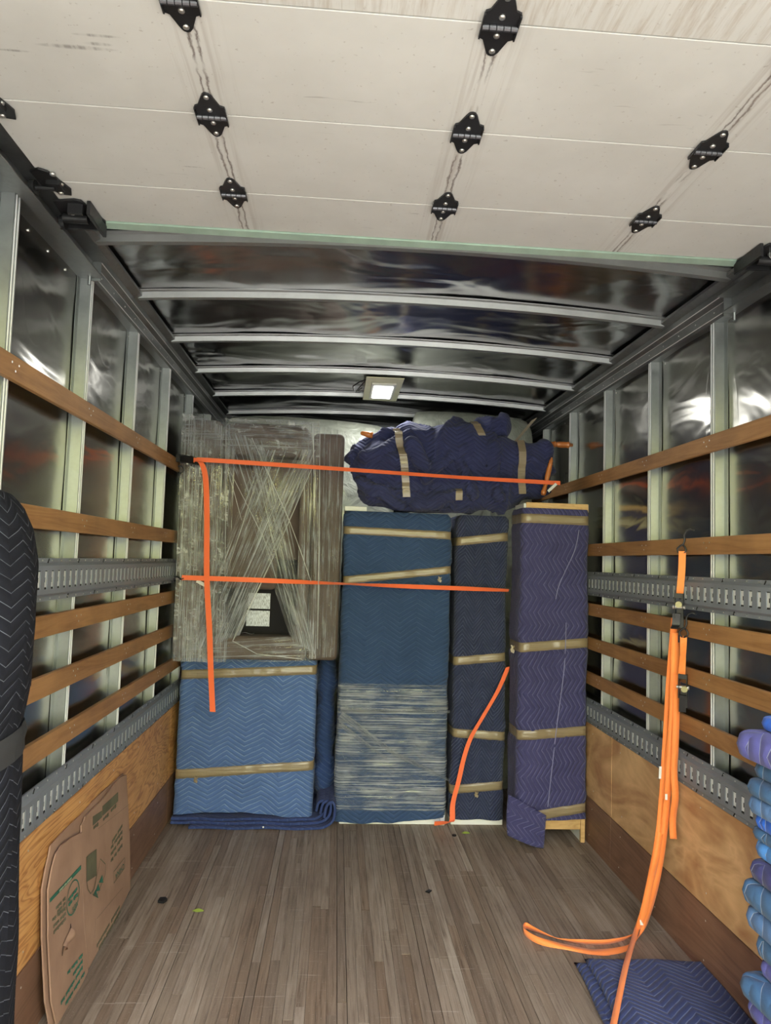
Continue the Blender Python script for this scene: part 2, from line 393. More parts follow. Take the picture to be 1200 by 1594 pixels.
SPIN = simple('varnished_turned_wood', lin(190, 112, 50), .3, 0, .2, 0, 10, coat=.5)
GLOW = NT('lamp_panel'); GLOW.set(color=(1, 1, 1), emis=(1, 1, .96), es=14.0); GLOW = GLOW.m
FRAMEM = simple('lamp_frame_cream', lin(226, 226, 190), .5, 0, .06)
BRASS = simple('brass_disc', lin(120, 114, 84), .45, .5, .25, .5, 300)
BWEB = simple('black_webbing', (.02, .02, .022), .8, 0, .2, .3, 500)
LABEL = NT('printed_label'); c = LABEL.coord('World', scale=(420, 1, 55)); v = LABEL.noise(c, 1, 2)
LABEL.set(color=LABEL.ramp(v, [(.40, (.30, .32, .36)), (.55, (.72, .76, .84))]), rough=.5); LABEL = LABEL.m
TAGW = simple('white_tag', (.75, .75, .72), .5, 0, .1)

# ------------------------------------------------------------ setting: outside ground
mb = MB(); mb.box(-30, 30, -40, 20, -1.12, -1.02)
tag(mb.build('ground', simple('driveway_concrete', lin(186, 184, 172), .8, 0, .12)), 'pale concrete driveway outside the open rear of the truck', 'ground', kind='structure')

# ------------------------------------------------------------ floor
Y0, Y1 = -0.12, 6.4
floor = empty('floor', kind='structure')
MB().box(-1.25, 1.25, Y0, Y1, -.10, -.022).build('subfloor', VOID, floor)
xs = -1.17; k = 0; wds = .0355
while xs < 1.17-.01:
    wd = wds; gap = .0036 if k % 9 == 0 else .0009
    y = Y0 - random.random()*1.0
    while y < 5.0:
        ln = random.uniform(1.15, 2.3); a, b = max(y, Y0), min(y+ln, 5.0)
        if b-a > .05:
            dz = random.uniform(-.0012, .0008)
            MB().box(xs+gap/2, min(xs+wd, 1.17)-gap/2, a+.0006, b-.0006, -.021, dz).build('plank', OAK, floor, recalc=False)
        y += ln
    xs += wd; k += 1
MB().box(-1.17, 1.17, 5.001, Y1, -.021, -.001).build('floor_board', OAK, floor)

# ------------------------------------------------------------ walls
STUD_L = [.17, .77, 1.37, 1.97, 2.57, 3.17, 3.77, 4.37, 4.97, 5.57]
STUD_R = [.32, .90, 1.49, 2.08, 2.66, 3.225, 3.79, 4.38, 4.97, 5.57]
RAILS = [2.005, 1.609, 1.276, 1.087, .893]
def wall(side):
    s = -1 if side == 'left' else 1
    studs = STUD_L if s < 0 else STUD_R
    W = empty('wall_'+side, kind='structure')
    def bx(mb, xa, xb, y0, y1, z0, z1): mb.box(min(s*xa, s*xb), max(s*xa, s*xb), y0, y1, z0, z1)
    m = MB(); bx(m, 1.23, 1.28, Y0, Y1, -.1, 2.72); m.build('outer_wall', ALU, W)
    # aluminium skin panels between studs, each slightly bulged
    ed = [Y0]+studs+[Y1]
    for i in range(len(ed)-1):
        a, b = ed[i], ed[i+1]
        if b < .0: continue
        ph = random.random()*9; A = random.uniform(.006, .012)
        def fn(u, v, a=a, b=b, ph=ph, A=A):
            y = a+(b-a)*u; z = .6+1.95*v
            dx = A*sin(pi*u)*(1+.5*sin(z*2.3+ph)) + .005*noise.noise(Vector((y*2.5, z*3.5, ph)))
            return (s*(1.222-max(-.006, dx)*.9), y, z)
        m = MB(); m.grid(14, 40, fn); m.build('skin_panel', ALU, W, smooth=True, recalc=False)
    # studs: hat section with flanges
    for y in studs:
        m = MB(); z0, z1 = .63, 2.50
        def P(a, b, d): return (s*a, y+b, d)
        prof = [(1.218, -.044), (1.218, -.018), (1.182, -.016), (1.182, .016), (1.218, .018), (1.218, .044), (1.2155, .044), (1.2155, .0205), (1.1795, .0185), (1.1795, -.0185), (1.2155, -.0205), (1.2155, -.044)]
        m.poly(prof, P, z0, z1)
        o = m.build('stud', GALV, W)
        m = MB(); m.poly([(1.181, .006), (1.181, .010), (1.177, .010), (1.177, .006)], P, z0, z1)
        m.poly([(1.181, -.010), (1.181, -.006), (1.177, -.006), (1.177, -.010)], P, z0, z1); m.build('stud_bead', LINE, o)
    # wooden rub rails
    for z in RAILS:
        m = MB(); bx(m, 1.1775, 1.160, Y0+.02, 5.2, z-.034, z+.034)
        r = m.build('rail', SLAT, W, bevel=.003)
        m = MB()
        for y in studs:
            for dy, dz in ((-.012, .012), (.010, -.008), (.03, .012)):
                m.cyl((s*1.1605, y+dy, z+dz), (-s, 0, 0), .0032, .0012, 8)
        tag(m.build('rail_screws', CHROME, r), kind='stuff')
    # cargo tracks with slots
    for zc in (1.42, .712):
        T = MB(); h = .038; sh = .029; xf = 1.158; xb = 1.1610
        y = Y0+.03; n = 0; pitch = .0508; sw = .0102
        z0, z1 = zc-.044, zc+.044
        while y < 5.15:
            ya, yb, yc, yd = y, y+pitch/2-sw, y+pitch/2+sw, y+pitch
            for (a, b, c, d_) in ((ya, yb, z0, z1), (yc, yd, z0, z1), (yb, yc, z0, zc-sh), (yb, yc, zc+sh, z1)):
                T.add([(s*xf, a, c), (s*xf, b, c), (s*xf, b, d_), (s*xf, a, d_)], [(0, 1, 2, 3)])
            # slot reveals
            q = [(yb, zc-sh), (yc, zc-sh), (yc, zc+sh), (yb, zc+sh)]
            for k in range(4):
                (a, b), (c, d_) = q[k], q[(k+1) % 4]
                T.add([(s*xf, a, b), (s*xf, c, d_), (s*xb, c, d_), (s*xb, a, b)], [(0, 1, 2, 3)])
            y += pitch; n += 1
        ye = y; ys = Y0+.03
        for zz, dz in ((z0, -1), (z1, 1)):
            T.add([(s*xf, ys, zz), (s*xf, ye, zz), (s*(xf+.014), ye, zz+dz*.009), (s*(xf+.014), ys, zz+dz*.009)], [(0, 1, 2, 3)])
            a, b = sorted((zz+dz*.009, zz+dz*.023)); bx(T, xf+.013, xf+.020, ys, ye, a, b)
        tr = T.build('cargo_track', TRK, W)
        m = MB(); bx(m, xb+.002, xb+.004, ys, ye, z0+.004, z1-.004); m.build('track_lining', LINE, tr)
        m = MB(); y = ys
        while y < 5.15:
            yc = y+pitch/2
            bx(m, xb-.0005, xb+.0025, yc-sw, yc-.001, zc-.0075, zc+.0075)  # near-black bars paint the shadow in each slot's notch and ends
            bx(m, xb-.001, xb+.0025, yc-sw, yc+sw, zc-sh, zc-sh+.006); bx(m, xb-.001, xb+.0025, yc-sw, yc+sw, zc+sh-.003, zc+sh)
            y += pitch
        tag(m.build('slot_shadow_bars', VOID, tr), kind='stuff')
        m = MB(); y = ys+.2; k = 0
        while y < 5.1:
            for dz in (.054, -.054):
                Mx = Matrix.Translation((s*(xf+.0125), y+(.08 if dz > 0 else 0), zc+dz)) @ Matrix.Rotation(s*.6, 4, 'X')
                m.box(-.0012, .0012, -.0022, .0022, -.013, .013, Mx)
            y += .265
        tag(m.build('track_spacer_cuts', VOID, tr), kind='stuff')
        m = MB(); y = ys+.03
        while y < 5.1:
            for dz in (.060, -.060): m.cyl((s*(xf+.0125), y, zc+dz), (-s, 0, 0), .003, .0018, 6)
            y += .075
        tag(m.build('track_rivets', CHROME, tr), kind='stuff')
    # plywood and kick boards
    seams = [Y0, 1.75, 4.16, 5.2] if s < 0 else [Y0, 1.2, 3.62, 5.2]
    for a, b in zip(seams, seams[1:]):
        m = MB(); bx(m, 1.188, 1.168, a+.002, b-.002, .248, .645); m.build('plywood_panel', PLYL if s < 0 else PLYR, W, bevel=.0015)
        m = MB(); bx(m, 1.188, 1.165, a+.002, b-.002, 0, .246); m.build('kick_board', KICK, W, bevel=.0015)
    m = MB(); y = .3
    while y < 4.3:
        for z in (.05, .20, .30, .6): m.cyl((s*1.1685 if z > .25 else s*1.1655, y+random.uniform(-.03, .03), z), (-s, 0, 0), .0035, .0012, 6)
        y += .4
    tag(m.build('board_screws', CHROME, W), kind='stuff')
    # header extrusion where wall meets roof
    m = MB()
    def P(a, b, d): return (s*a, d, b)
    m.poly([(1.225, 2.485), (1.175, 2.485), (1.168, 2.495), (1.168, 2.535), (1.150, 2.548), (1.150, 2.575), (1.120, 2.590), (1.120, 2.602), (1.225, 2.612)], P, Y0, Y1)
    hd = m.build('header_rail', HEAD, W)
    for a_, b_ in ((1.1665, 2.494), (1.1665, 2.535), (1.1485, 2.549)):
        m = MB(); bx(m, a_, a_+.003, Y0, Y1, b_, b_+.003); m.build('header_bead', LINE, hd)
    m = MB(); y = .1
    while y < 5:
        m.cyl((s*1.2185, y, 2.462), (-s, 0, 0), .0045, .0035, 6); m.cyl((s*1.1675, y+.06, 2.515), (-s, 0, 0), .003, .002, 6); y += .145
    tag(m.build('header_rivets', CHROME, hd), kind='stuff')
    return W
wall('left'); wall('right')
wf = empty('wall_front', kind='structure')
MB().box(-1.28, 1.28, Y1, Y1+.06, -.1, 2.72).build('bulkhead', simple('dark_bulkhead', (.05, .05, .05), .7), wf)

# ------------------------------------------------------------ ceiling
ceil = empty('ceiling', kind='structure')
arch = lambda x: .045*(1-(x/1.17)**2)
RIBS = [.6*k for k in range(0, 11)]
for i in range(11):
    a = RIBS[i]; b = RIBS[i+1] if i < 10 else Y1
    ph = random.random()*20
    def fn(u, v, a=a, b=b, ph=ph):
        x = -1.2+2.4*u; y = a+(b-a)*v
        return (x, y, 2.612+arch(x)+.006*noise.noise(Vector((x*2.2, y*2.2, ph)))+.004*noise.noise(Vector((x*5, y*7, ph)))*sin(pi*v))
    m = MB(); m.grid(60, 14, fn); m.build('roof_panel', ROOF, ceil, smooth=True)
for y in [2.47 if abs(q-2.4) < .01 else q for q in RIBS[1:]]:
    m = MB(); N = 24
    prof = [(-.036, .030), (-.036, .026), (-.018, .024), (-.014, 0), (.014, 0), (.018, .024), (.036, .026), (.036, .030)]
    vs = []; n = len(prof)
    for i in range(N+1):
        x = -1.155+2.31*i/N
        vs += [(x, y+a, 2.578+arch(x)+b) for a, b in prof]
    fs = [(i*n+k, i*n+(k+1) % n, (i+1)*n+(k+1) % n, (i+1)*n+k) for i in range(N) for k in range(n)]
    m.add(vs, fs); m.build('roof_bow', RIB, ceil)
MB().box(-1.28, 1.28, Y0, Y1, 2.69, 2.72).build('roof_top', WHITE, ceil)

# ------------------------------------------------------------ roll-up door (open, lying under the roof)
door = empty('door_1', kind='structure')
ZD = 2.50
rows = [.23, .56, .895, 1.228, 1.562, 1.905, 2.125]
for a, b in zip([-.1]+rows[:-1], rows):
    m = MB(); m.box(-1.085, 1.06, a+.0018, b-.0018, ZD+.002, ZD+.018); m.build('door_panel', DOORW, door, bevel=.0012)
m = MB(); m.poly([(2.127, ZD+.02), (2.127, ZD-.002), (2.150, ZD-.010), (2.170, ZD+.004), (2.172, ZD+.02)], lambda a, b, d: (d, a, b), -1.09, 1.065)
m.build('bottom_edge_strip', GRN, door)
m = MB(); m.box(-1.08, 1.055, 2.172, 2.182, ZD+.012, ZD+.03); m.build('rubber_seal', DKM, door)
def hinge_leaf(sg):
    # outline in (x, y): wide at the knuckle, tapering to a rounded tip
    o = [(-.032, .0), (.034, .0), (.034, .032), (.024, .036), (.012, .068)]+[(.010*cos(a)+.0, .068+.010*sin(a)) for a in (.4, .9, 1.57, 2.2, 2.7)]+[(-.012, .066), (-.024, .036), (-.032, .032)]
    return [(a, sg*b) for a, b in o]
def make_hinge():
    h = MB()
    h.poly(hinge_leaf(1), lambda a, b, d: (a, b, d), -.004, 0); h.poly(hinge_leaf(-1), lambda a, b, d: (a, b, d), -.004, 0)
    h.box(-.034, -.031, -.03, .03, -.009, -.003); h.box(.032, .035, -.03, .03, -.009, -.003)
    H = h.build('hinge', DKM, door)
    k = MB()
    for i in range(5): k.cyl((-.032+i*.0134, 0, -.008), (1, 0, 0), .0055, .0118, 10)
    k.build('hinge_knuckle', simple('worn_pin_steel', (.10, .10, .11), .35, .7, .3), H)
    for y in (-.066, -.022, .024, .064):
        s_ = MB(); s_.lathe((0, y, -.003), (0, 0, -1), [(0, .0065), (.003, .006), (.0045, .003)], 10); s_.build('hinge_screw', CHROME, H, smooth=True)
    return H
H0 = make_hinge(); first = True
for y in rows[:-1]:
    for x in (-.582, -.002, .572):
        o = H0 if first else copy_tree(H0, door); first = False
        o.location = (x, y, ZD+.001)
# end hinges with rollers, left and right edges
def roller_hinge(x, y, s):
    m = MB(); m.poly([(-.045*s, -.055), (-.018*s, -.070), (.002*s, -.058), (.030*s, .030), (.020*s, .062), (-.006*s, .058), (-.042*s, .02)][::1], lambda a, b, d: (x-a, y+b, d), ZD-.006, ZD)
    m.box(x-.018, x+.018, y-.02, y+.02, ZD-.018, ZD-.005)
    o = m.build('end_hinge', DKM, door, bevel=.001)
    for dx, dy in ((.012, -.05), (.014, .0), (-.012, .012), (-.004, .048)):
        k = MB(); k.lathe((x-s*dx, y+dy, ZD-.005), (0, 0, -1), [(0, .008), (.004, .0075), (.006, .004)], 8); k.build('hinge_screw', CHROME, o, smooth=True)
    k = MB(); k.cyl((x, y, ZD-.020), (s, 0, 0), .006, .06, 10); k.cyl((x+s*.05, y, ZD-.020), (s, 0, 0), .020, .014, 14); k.build('roller', DKM, o)
for y in rows[:-1]:
    roller_hinge(-1.055, y, -1); roller_hinge(1.03, y, 1)
for s, x in ((-1, -1.05), (1, 1.025)):
    m = MB(); y = 2.06
    m.poly([(-.06, .06), (.055, .075), (.06, .055), (.03, -.065), (.012, -.07), (-.05, -.055)], lambda a, b, d: (x-s*a, y+b, d), ZD-.006, ZD)
    m.box(min(x-s*.045, x-s*.055), max(x-s*.045, x-s*.055), y-.06, y+.085, ZD-.04, ZD)
    m.box(x-.05, x+.05, y+.055, y+.062, ZD-.032, ZD); m.box(x-.012, x+.03, y-.05, y-.04, ZD-.035, ZD)
    m.cyl((x-s*.03, y, ZD-.026), (s, 0, 0), .014, .07, 12)
    o = m.build('bottom_bracket', DKM, door, bevel=.001)
    for dx, dy in ((.02, .02), (.0, .03), (-.01, -.01)):
        k = MB(); k.lathe((x-s*dx, y+dy, ZD-.005), (0, 0, -1), [(0, .010), (.014, .009), (.018, .005)], 6); k.build('bracket_bolt', CHROME, o)
    k = MB(); k.cyl((x+s*.045, y+.03, ZD-.026), (s, 0, 0), .021, .014, 14); k.build('roller', DKM, o)
    # the track channel that carries the rollers
    m = MB(); xa = 1.085
    m.poly([(xa+.002, ZD+.012), (xa+.002, ZD+.016), (xa+.062, ZD+.016), (xa+.062, ZD-.046), (xa+.020, ZD-.046), (xa+.020, ZD-.042), (xa+.058, ZD-.042), (xa+.058, ZD+.012)], lambda a, b, d: (s*a, d, b), Y0, 2.46)
    tr = m.build('door_track', HEAD, door)
    m = MB(); m.box(min(s*(xa+.03), s*(xa+.07)), max(s*(xa+.03), s*(xa+.07)), 2.462, 2.466, ZD-.055, ZD+.02)
    m.cyl((s*(xa+.062), 2.45, ZD-.075), (0, 0, 1), .006, .05, 8); m.build('track_stop', GALV, tr)

# ------------------------------------------------------------ ceiling lamp
L = empty('ceiling_lamp', 'square lit LED lamp on a cream plate between the roof bows', 'lamp')
cx, cz = -.015, 2.575+.04
m = MB(); m.box(cx-.115, cx+.115, 4.19, 4.80, cz-.012, cz-.006); m.build('mounting_plate', FRAMEM, L, bevel=.003)
m = MB(); m.box(cx-.077, cx+.077, 4.30, 4.70, cz-.026, cz-.012); HS = m.build('housing', simple('lamp_rim', lin(205, 205, 195), .35), L, bevel=.004)
m = MB(); m.box(cx-.060, cx+.060, 4.34, 4.66, cz-.029, cz-.025); m.build('light_panel', GLOW, HS, bevel=.002)
ld = bpy.data.lights.new('lamp_light', 'AREA'); ld.shape = 'RECTANGLE'; ld.size = .12; ld.size_y = .32; ld.energy = LAMP_WATTS; ld.color = (1, 1, .95)
lo = bpy.data.objects.new('lamp_light', ld); COL.objects.link(lo); lo.location = (cx, 4.5, cz-.033); lo.parent = L
m = MB(); m.tube([(cx-.115, 4.26, cz-.01), (cx-.15, 4.25, cz-.025), (cx-.19, 4.31, cz-.04), (cx-.185, 4.40, cz-.045), (cx-.16, 4.47, cz-.03), (cx-.13, 4.44, cz-.015)], .0045, 8)
m.tube([(cx-.12, 4.30, cz-.01), (cx-.15, 4.38, cz-.03), (cx-.17, 4.47, cz-.04), (cx-.14, 4.55, cz-.02)], .004, 8); m.build('cable', DKM, L, smooth=True)
place(L, (cx, 4.5, cz))

# ------------------------------------------------------------ quilted-blanket boxes
def seg_d(px, pz, a, b):
    ax, az = a; bx_, bz = b; dx, dz = bx_-ax, bz-az
    t = max(0, min(1, ((px-ax)*dx+(pz-az)*dz)/(dx*dx+dz*dz)))
    return math.hypot(px-ax-t*dx, pz-az-t*dz)
class Cloth:
    """blanket wrapped round a box: a rounded-rectangle outline swept upward"""
    def __init__(s, x0, x1, y0, y1, z0, z1, r=.022, seed=0, amp=.006, creases=(), pinch=(), hem=None, flare=0, topr=.02):
        s.__dict__.update(locals()); s.s = s
        L1, L2 = x1-x0-2*r, y1-y0-2*r; q = pi*r/2
        # starts at the back right corner, runs: back->left side->front->right side
        s.segs = [('b', L1), ('c', q, (x0+r, y1-r), pi/2), ('l', L2), ('c', q, (x0+r, y0+r), pi), ('f', L1), ('c', q, (x1-r, y0+r), 1.5*pi), ('r', L2), ('c', q, (x1-r, y1-r), 0)]
        s.per = 2*L1+2*L2+4*q
        s.sf0 = L1+q+L2+q; s.sf1 = s.sf0+L1; s.sl0 = L1+q
    def base(s, u):
        u %= s.per
        for sg in s.segs:
            if u <= sg[1]+1e-9: break
            u -= sg[1]
        k = sg[0]; r = s.r
        if k == 'b': return Vector((s.x1-r-u, s.y1, 0)), Vector((0, 1, 0))
        if k == 'l': return Vector((s.x0, s.y1-r-u, 0)), Vector((-1, 0, 0))
        if k == 'f': return Vector((s.x0+r+u, s.y0, 0)), Vector((0, -1, 0))
        if k == 'r': return Vector((s.x1, s.y0+r+u, 0)), Vector((1, 0, 0))
        a = sg[3]+u/r; n = Vector((cos(a), sin(a), 0)); c = sg[2]
        return Vector((c[0], c[1], 0))+n*r, n
    def pos(s, u, z, off=0, inset=0):
        p, n = s.base(u)
        d = s.amp*(noise.noise(Vector((u*4, z*3, s.seed)))*1.3 + .6*noise.noise(Vector((u*13, z*7, s.seed+5))) + .35*noise.noise(Vector((u*30, z*22, s.seed+9))))
        onf = n.y < -.6
        for a, b, h, wd in s.creases:
            if onf: d += h*math.exp(-(seg_d(p.x, z, a, b)/wd)**2)
        for zt, sl in s.pinch:
            zz = zt+sl*(p.x-(s.x0+s.x1)/2); d -= .007*math.exp(-((z-zz)/.035)**2) - .004*math.exp(-((abs(z-zz)-.06)/.03)**2)
        if s.flare: d += s.flare*max(0, (s.z0+.35-z)/.35)**1.5
        d += s.amp+off-inset
        q = p+n*d
        return Vector((q.x, q.y, z))
    def mesh(s, step=.022):
        nu = max(16, int(s.per/step)); nv = max(6, int((s.z1-s.z0)/step)); mb = MB()
        def fn(u, v):
            uu = u*s.per; h = s.hem(s.base(uu)[0], s.base(uu)[1]) if s.hem else 0
            zb = s.z0+h; z = zb+(s.z1-zb)*v
            k = (z-(s.z1-s.topr))/s.topr; ins = s.topr*(1-math.sqrt(max(0, 1-k*k))) if k > 0 else 0
            q = s.pos(uu, z, inset=ins); return q
        mb.grid(nu, nv, fn, lambda u, v: (u*s.per, s.z0+(s.z1-s.z0)*v))
        # top cap
        top = [fn(i/nu, 1) for i in range(nu+1)]; c = Vector(((s.x0+s.x1)/2, (s.y0+s.y1)/2, s.z1))
        def cap(u, v):
            p = top[int(round(u*nu))]; q = p.lerp(c, v); q.z = s.z1+(.006*noise.noise(Vector((q.x*6, q.y*6, s.seed))) if v > 0 else 0); return q
        mb.grid(nu, 5, cap, lambda u, v: (cap(u, v).x, cap(u, v).y))
        return mb
    def tape(s, zt, sl, w=.046, parent=None, u0=None, u1=None, lift=.0065, mat=None):
        u0 = s.sl0 if u0 is None else u0; u1 = s.sf1+.2 if u1 is None else u1
        n = max(6, int((u1-u0)/.02)); mb = MB(); xm = (s.x0+s.x1)/2; vs = []; fs = []
        rn = random.random()*99
        for i in range(n+1):
            u = u0+(u1-u0)*i/n; p, nn = s.base(u); jit = .0022*noise.noise(Vector((u*25, rn, 0)))
            zc = zt+sl*(p.x-xm)
            for k, f in enumerate((-.5, -.17, .17, .5)):
                q = s.pos(u, zc, off=lift+.001*noise.noise(Vector((u*40, k*3.1, rn)))); vs.append(Vector((q.x, q.y, zc+f*w+jit)))
        for i in range(n):
            for k in range(3): fs.append((i*4+k, (i+1)*4+k, (i+1)*4+k+1, i*4+k+1))
        mb.add(vs, fs)
        o = mb.build('tape', TAPE, parent, smooth=True, recalc=False)
        sm = o.modifiers.new('th', 'SOLIDIFY'); sm.thickness = .0012; return o
    def build(s, mat, parent, name='blanket'):
        o = s.mesh().build(name, mat, parent, smooth=True, recalc=False); return o
    def zof(s, px, py): return hit(px, py, 1, s.y0).z
def tape_from_px(c, a, b, **k):
    """tape line through two photo points on the front face"""
    p, q = at(a[0], a[1], c.y0), at(b[0], b[1], c.y0)
    sl = (q.z-p.z)/(q.x-p.x); xm = (c.x0+c.x1)/2
    return (p.z+sl*(xm-p.x), sl)
def scrap(p, parent, a=.02, b=.03):
    m = MB(); p = Vector(p)
    m.grid(4, 4, lambda u, v: p+Vector(((u-.5)*a+.004*sin(v*9), -.004-.008*abs(sin(u*5+v*4)), -(v)*b+.004*sin(u*7))))
    o = m.build('tape_end', TAPE, parent, smooth=True); return o

# --- low mid-blue dresser
D = empty('wrapped_dresser', 'low dresser wrapped in medium blue quilted blanket under the upended sofa', 'dresser')
tp = []
c = Cloth(-1.128, -.365, 4.17, 4.75, .062, .925, seed=1, amp=.007, topr=.012,
          creases=[((-1.05, .25), (-.85, .55), .006, .02), ((-1.0, .10), (-.6, .07), .012, .025), ((-.72, .1), (-.74, .75), .004, .012)],
          hem=lambda p, n: .014*sin(p.x*7+1)+.01*noise.noise(Vector((p.x*9, p.y*3, 2))))
T = [tape_from_px(c, (285, 1050), (478, 1043)), tape_from_px(c, (276, 1205), (474, 1192))]
c.pinch = T; c.build(MDL, D)
for z, sl in T: c.tape(z, sl, .052, D)
scrap(at(305, 1209, 4.155), D)
place(D, (-.75, 4.4, .06))

# --- teal tall dresser
D = empty('wrapped_chest', 'tall chest wrapped in teal blanket with stretch film round its lower half', 'chest')
c = Cloth(-.224, .402, 4.18, 4.74, .035, 1.80, seed=3, amp=.007, topr=.02,
          creases=[((-.2, 1.22), (-.17, .92), .010, .03), ((.40, 1.3), (.36, .85), .009, .03), ((-.2, .88), (.38, .86), .016, .05), ((-.06, 1.3), (-.05, .9), .004, .01), ((.3, 1.7), (.39, 1.45), .005, .012)],
          hem=lambda p, n: (.0 if p.x < .1 else (p.x-.1)*.10)-.02+.008*noise.noise(Vector((p.x*9, p.y*3, 4))))
T = [tape_from_px(c, (537, 825), (704, 834)), tape_from_px(c, (537, 903), (703, 887))]
c.pinch = T; c.build(TEAL, D)
for z, sl in T: c.tape(z, sl, .046, D)
m = MB(); m.box(-.20, .412, 4.20, 4.72, 0, .07); m.build('plinth', WHITE, D, bevel=.002)
m = MB(); m.box(.380, .408, 4.187, 4.21, .0, .055); m.build('foot', WHITE, D, bevel=.002)
m = MB(); m.box(-.23, -.10, 4.21, 4.6, 1.80, 1.828); m.build('top_edge', WHITE, D, bevel=.002)
scrap(at(684, 898, 4.165), D)
# film round the lower part
def film_band(c, z0, z1, parent, mat=FILM_H, off=.004):
    mb = MB(); u0 = c.sl0+.1; u1 = c.sf1+.3; nu = 60; nv = 46
    def fn(u, v):
        uu = u0+(u1-u0)*u; z = z0+(z1-z0)*v
        return c.pos(uu, z, off=off+.0035*noise.noise(Vector((uu*2.2, z*55, 3)))+.002*noise.noise(Vector((uu*9, z*25, 8))))
    mb.grid(nu, nv*2, fn, lambda u, v: ((u0+(u1-u0)*u), z0+(z1-z0)*v))
    return mb.build('stretch_wrap', mat, parent, smooth=True, recalc=False)
film_band(c, .085, .80, D, FILM_H)
# diagonal gathered streaks in the film
for i, (a, b, wd) in enumerate((((530, 1112), (612, 1172), .05), ((530, 1105), (700, 1108), .035), ((612, 1172), (700, 1215), .03), ((530, 1128), (600, 1180), .03))):
    p, q = at(*a, 4.155), at(*b, 4.155); dv = (q-p); nn = Vector((-dv.z, 0, dv.x)).normalized()
    m = MB(); m.grid(20, 5, lambda u, v: p+dv*u+nn*(v-.5)*wd*(1-.6*u)+Vector((0, -.003*sin(v*pi)-.002*noise.noise(Vector((u*20, v*9, i))), 0)), lambda u, v: (u*.6, v*.25))
    m.build('gathered_film', FILM_H, D, smooth=True, recalc=False)
place(D, (.09, 4.45, 0))

# --- narrow navy cabinet
D = empty('wrapped_cabinet', 'narrow tall cabinet wrapped in dark navy blanket between teal chest and purple bookcase', 'cabinet')
c = Cloth(.446, .744, 4.19, 4.74, .045, 1.80, seed=5, amp=.007, topr=.02,
          creases=[((.47, .75), (.56, .40), .007, .02), ((.70, 1.5), (.72, 1.1), .006, .02), ((.5, .62), (.62, .45), -.006, .03)],
          hem=lambda p, n: -.01+.008*noise.noise(Vector((p.x*9, p.y*3, 6))))
T = [tape_from_px(c, (712, 843), (795, 835)), tape_from_px(c, (709, 1029), (790, 1022)), tape_from_px(c, (709, 1141), (790, 1146)), tape_from_px(c, (709, 1228), (787, 1222))]
c.pinch = T; c.build(NAVY, D)
for z, sl in T: c.tape(z, sl, .05, D)
scrap(at(741, 1232, 4.17), D)
m = MB(); m.box(.445, .75, 4.20, 4.7, 0, .06); m.build('plinth', WHITE, D, bevel=.002)
place(D, (.6, 4.45, 0))

# --- purple bookcase, front right
D = empty('wrapped_bookcase', 'tall bookcase wrapped in purple blanket standing foremost against the right rails', 'bookcase')
c = Cloth(.768, 1.145, 3.93, 4.16, .125, 1.835, seed=8, amp=.008, topr=.012,
          creases=[((.80, 1.70), (.86, 1.45), -.010, .03), ((.86, 1.45), (.955, 1.30), .016, .022), ((1.08, 1.73), (.95, 1.38), .006, .008), ((.955, 1.30), (1.0, .9), .005, .008), ((1.0, 1.1), (.93, .35), .005, .008), ((1.06, 1.6), (1.1, 1.2), .008, .03), ((.82, .95), (.86, .6), .009, .025), ((1.02, .6), (1.06, .3), .006, .012)],
          hem=lambda p, n: .01*noise.noise(Vector((p.x*9, p.y*3, 9)))+(.03*(p.x-.9) if n.y < -.5 else 0))
T = [tape_from_px(c, (806, 806), (916, 811)), tape_from_px(c, (811, 1008), (914, 1000)), tape_from_px(c, (811, 1144), (913, 1137)), tape_from_px(c, (808, 1273), (913, 1256))]
c.pinch = T; c.build(PURP, D)
for z, sl in T: c.tape(z, sl, .052, D)
scrap(at(797, 1010, 3.95)+Vector((-.0, 0, .02)), D, .02, .04); scrap(at(793, 1255, 4.0), D, .02, .05)
# stitched blanket edge running down the front: a doubled hem
pts = [c.pos(c.sf0+(x-c.x0-c.r), z, off=.004) for x, z in ((1.085, 1.72), (1.06, 1.60), (.98, 1.42), (.955, 1.33))]
ribbon(pts, (1, 0, .2), .004, .003).build('blanket_hem', HEM, D)
pts = [c.pos(c.sf0+(x-c.x0-c.r), z, off=.004) for x, z in ((1.02, 1.2), (1.01, .95), (.975, .65), (.945, .35), (.93, .2))]
ribbon(pts, (1, 0, 0), .004, .003).build('blanket_hem', HEM, D)
# loose corner hanging to the floor
tl, bl, br, tr_ = at(790, 1235, 3.93), at(788, 1302, 3.90), at(838, 1327, 3.845), at(848, 1268, 3.905)
def flap(u, v):
    a = tl.lerp(tr_, u); b = Vector((tl.x+.002, 3.90, .06)).lerp(Vector((.885, 3.855, -.0)), u)
    q = a.lerp(b, v); bow = (.02*sin(u*pi)*v)
    lo = .012+.055*(1-u)**1.2 if v > .999 else q.z
    q.z = max(q.z, .008+.05*(1-u)**1.3*v); q.y -= bow+.012; q.x -= .012*sin(v*2.6)*(1-u); return q
m = MB(); m.grid(16, 16, flap, lambda u, v: (.8+u*.16, .25-v*.3))
o = m.build('blanket_corner', PURP, D, smooth=True, recalc=False); sm = o.modifiers.new('th', 'SOLIDIFY'); sm.thickness = .012
m = MB(); m.box(.79, 1.148, 3.945, 3.965, 1.80, 1.868); m.build('top_rail', RAW, D, bevel=.002)
for bb in ((.775, .789, 3.945, 4.14, 1.79, 1.862), (1.149, 1.157, 3.966, 4.14, 1.79, 1.868)): MB().box(*bb).build('side_end', WHITE, D, bevel=.002)
m = MB(); m.box(.80, 1.125, 3.95, 3.97, .068, .135); m.build('bottom_rail', RAW, D, bevel=.002)
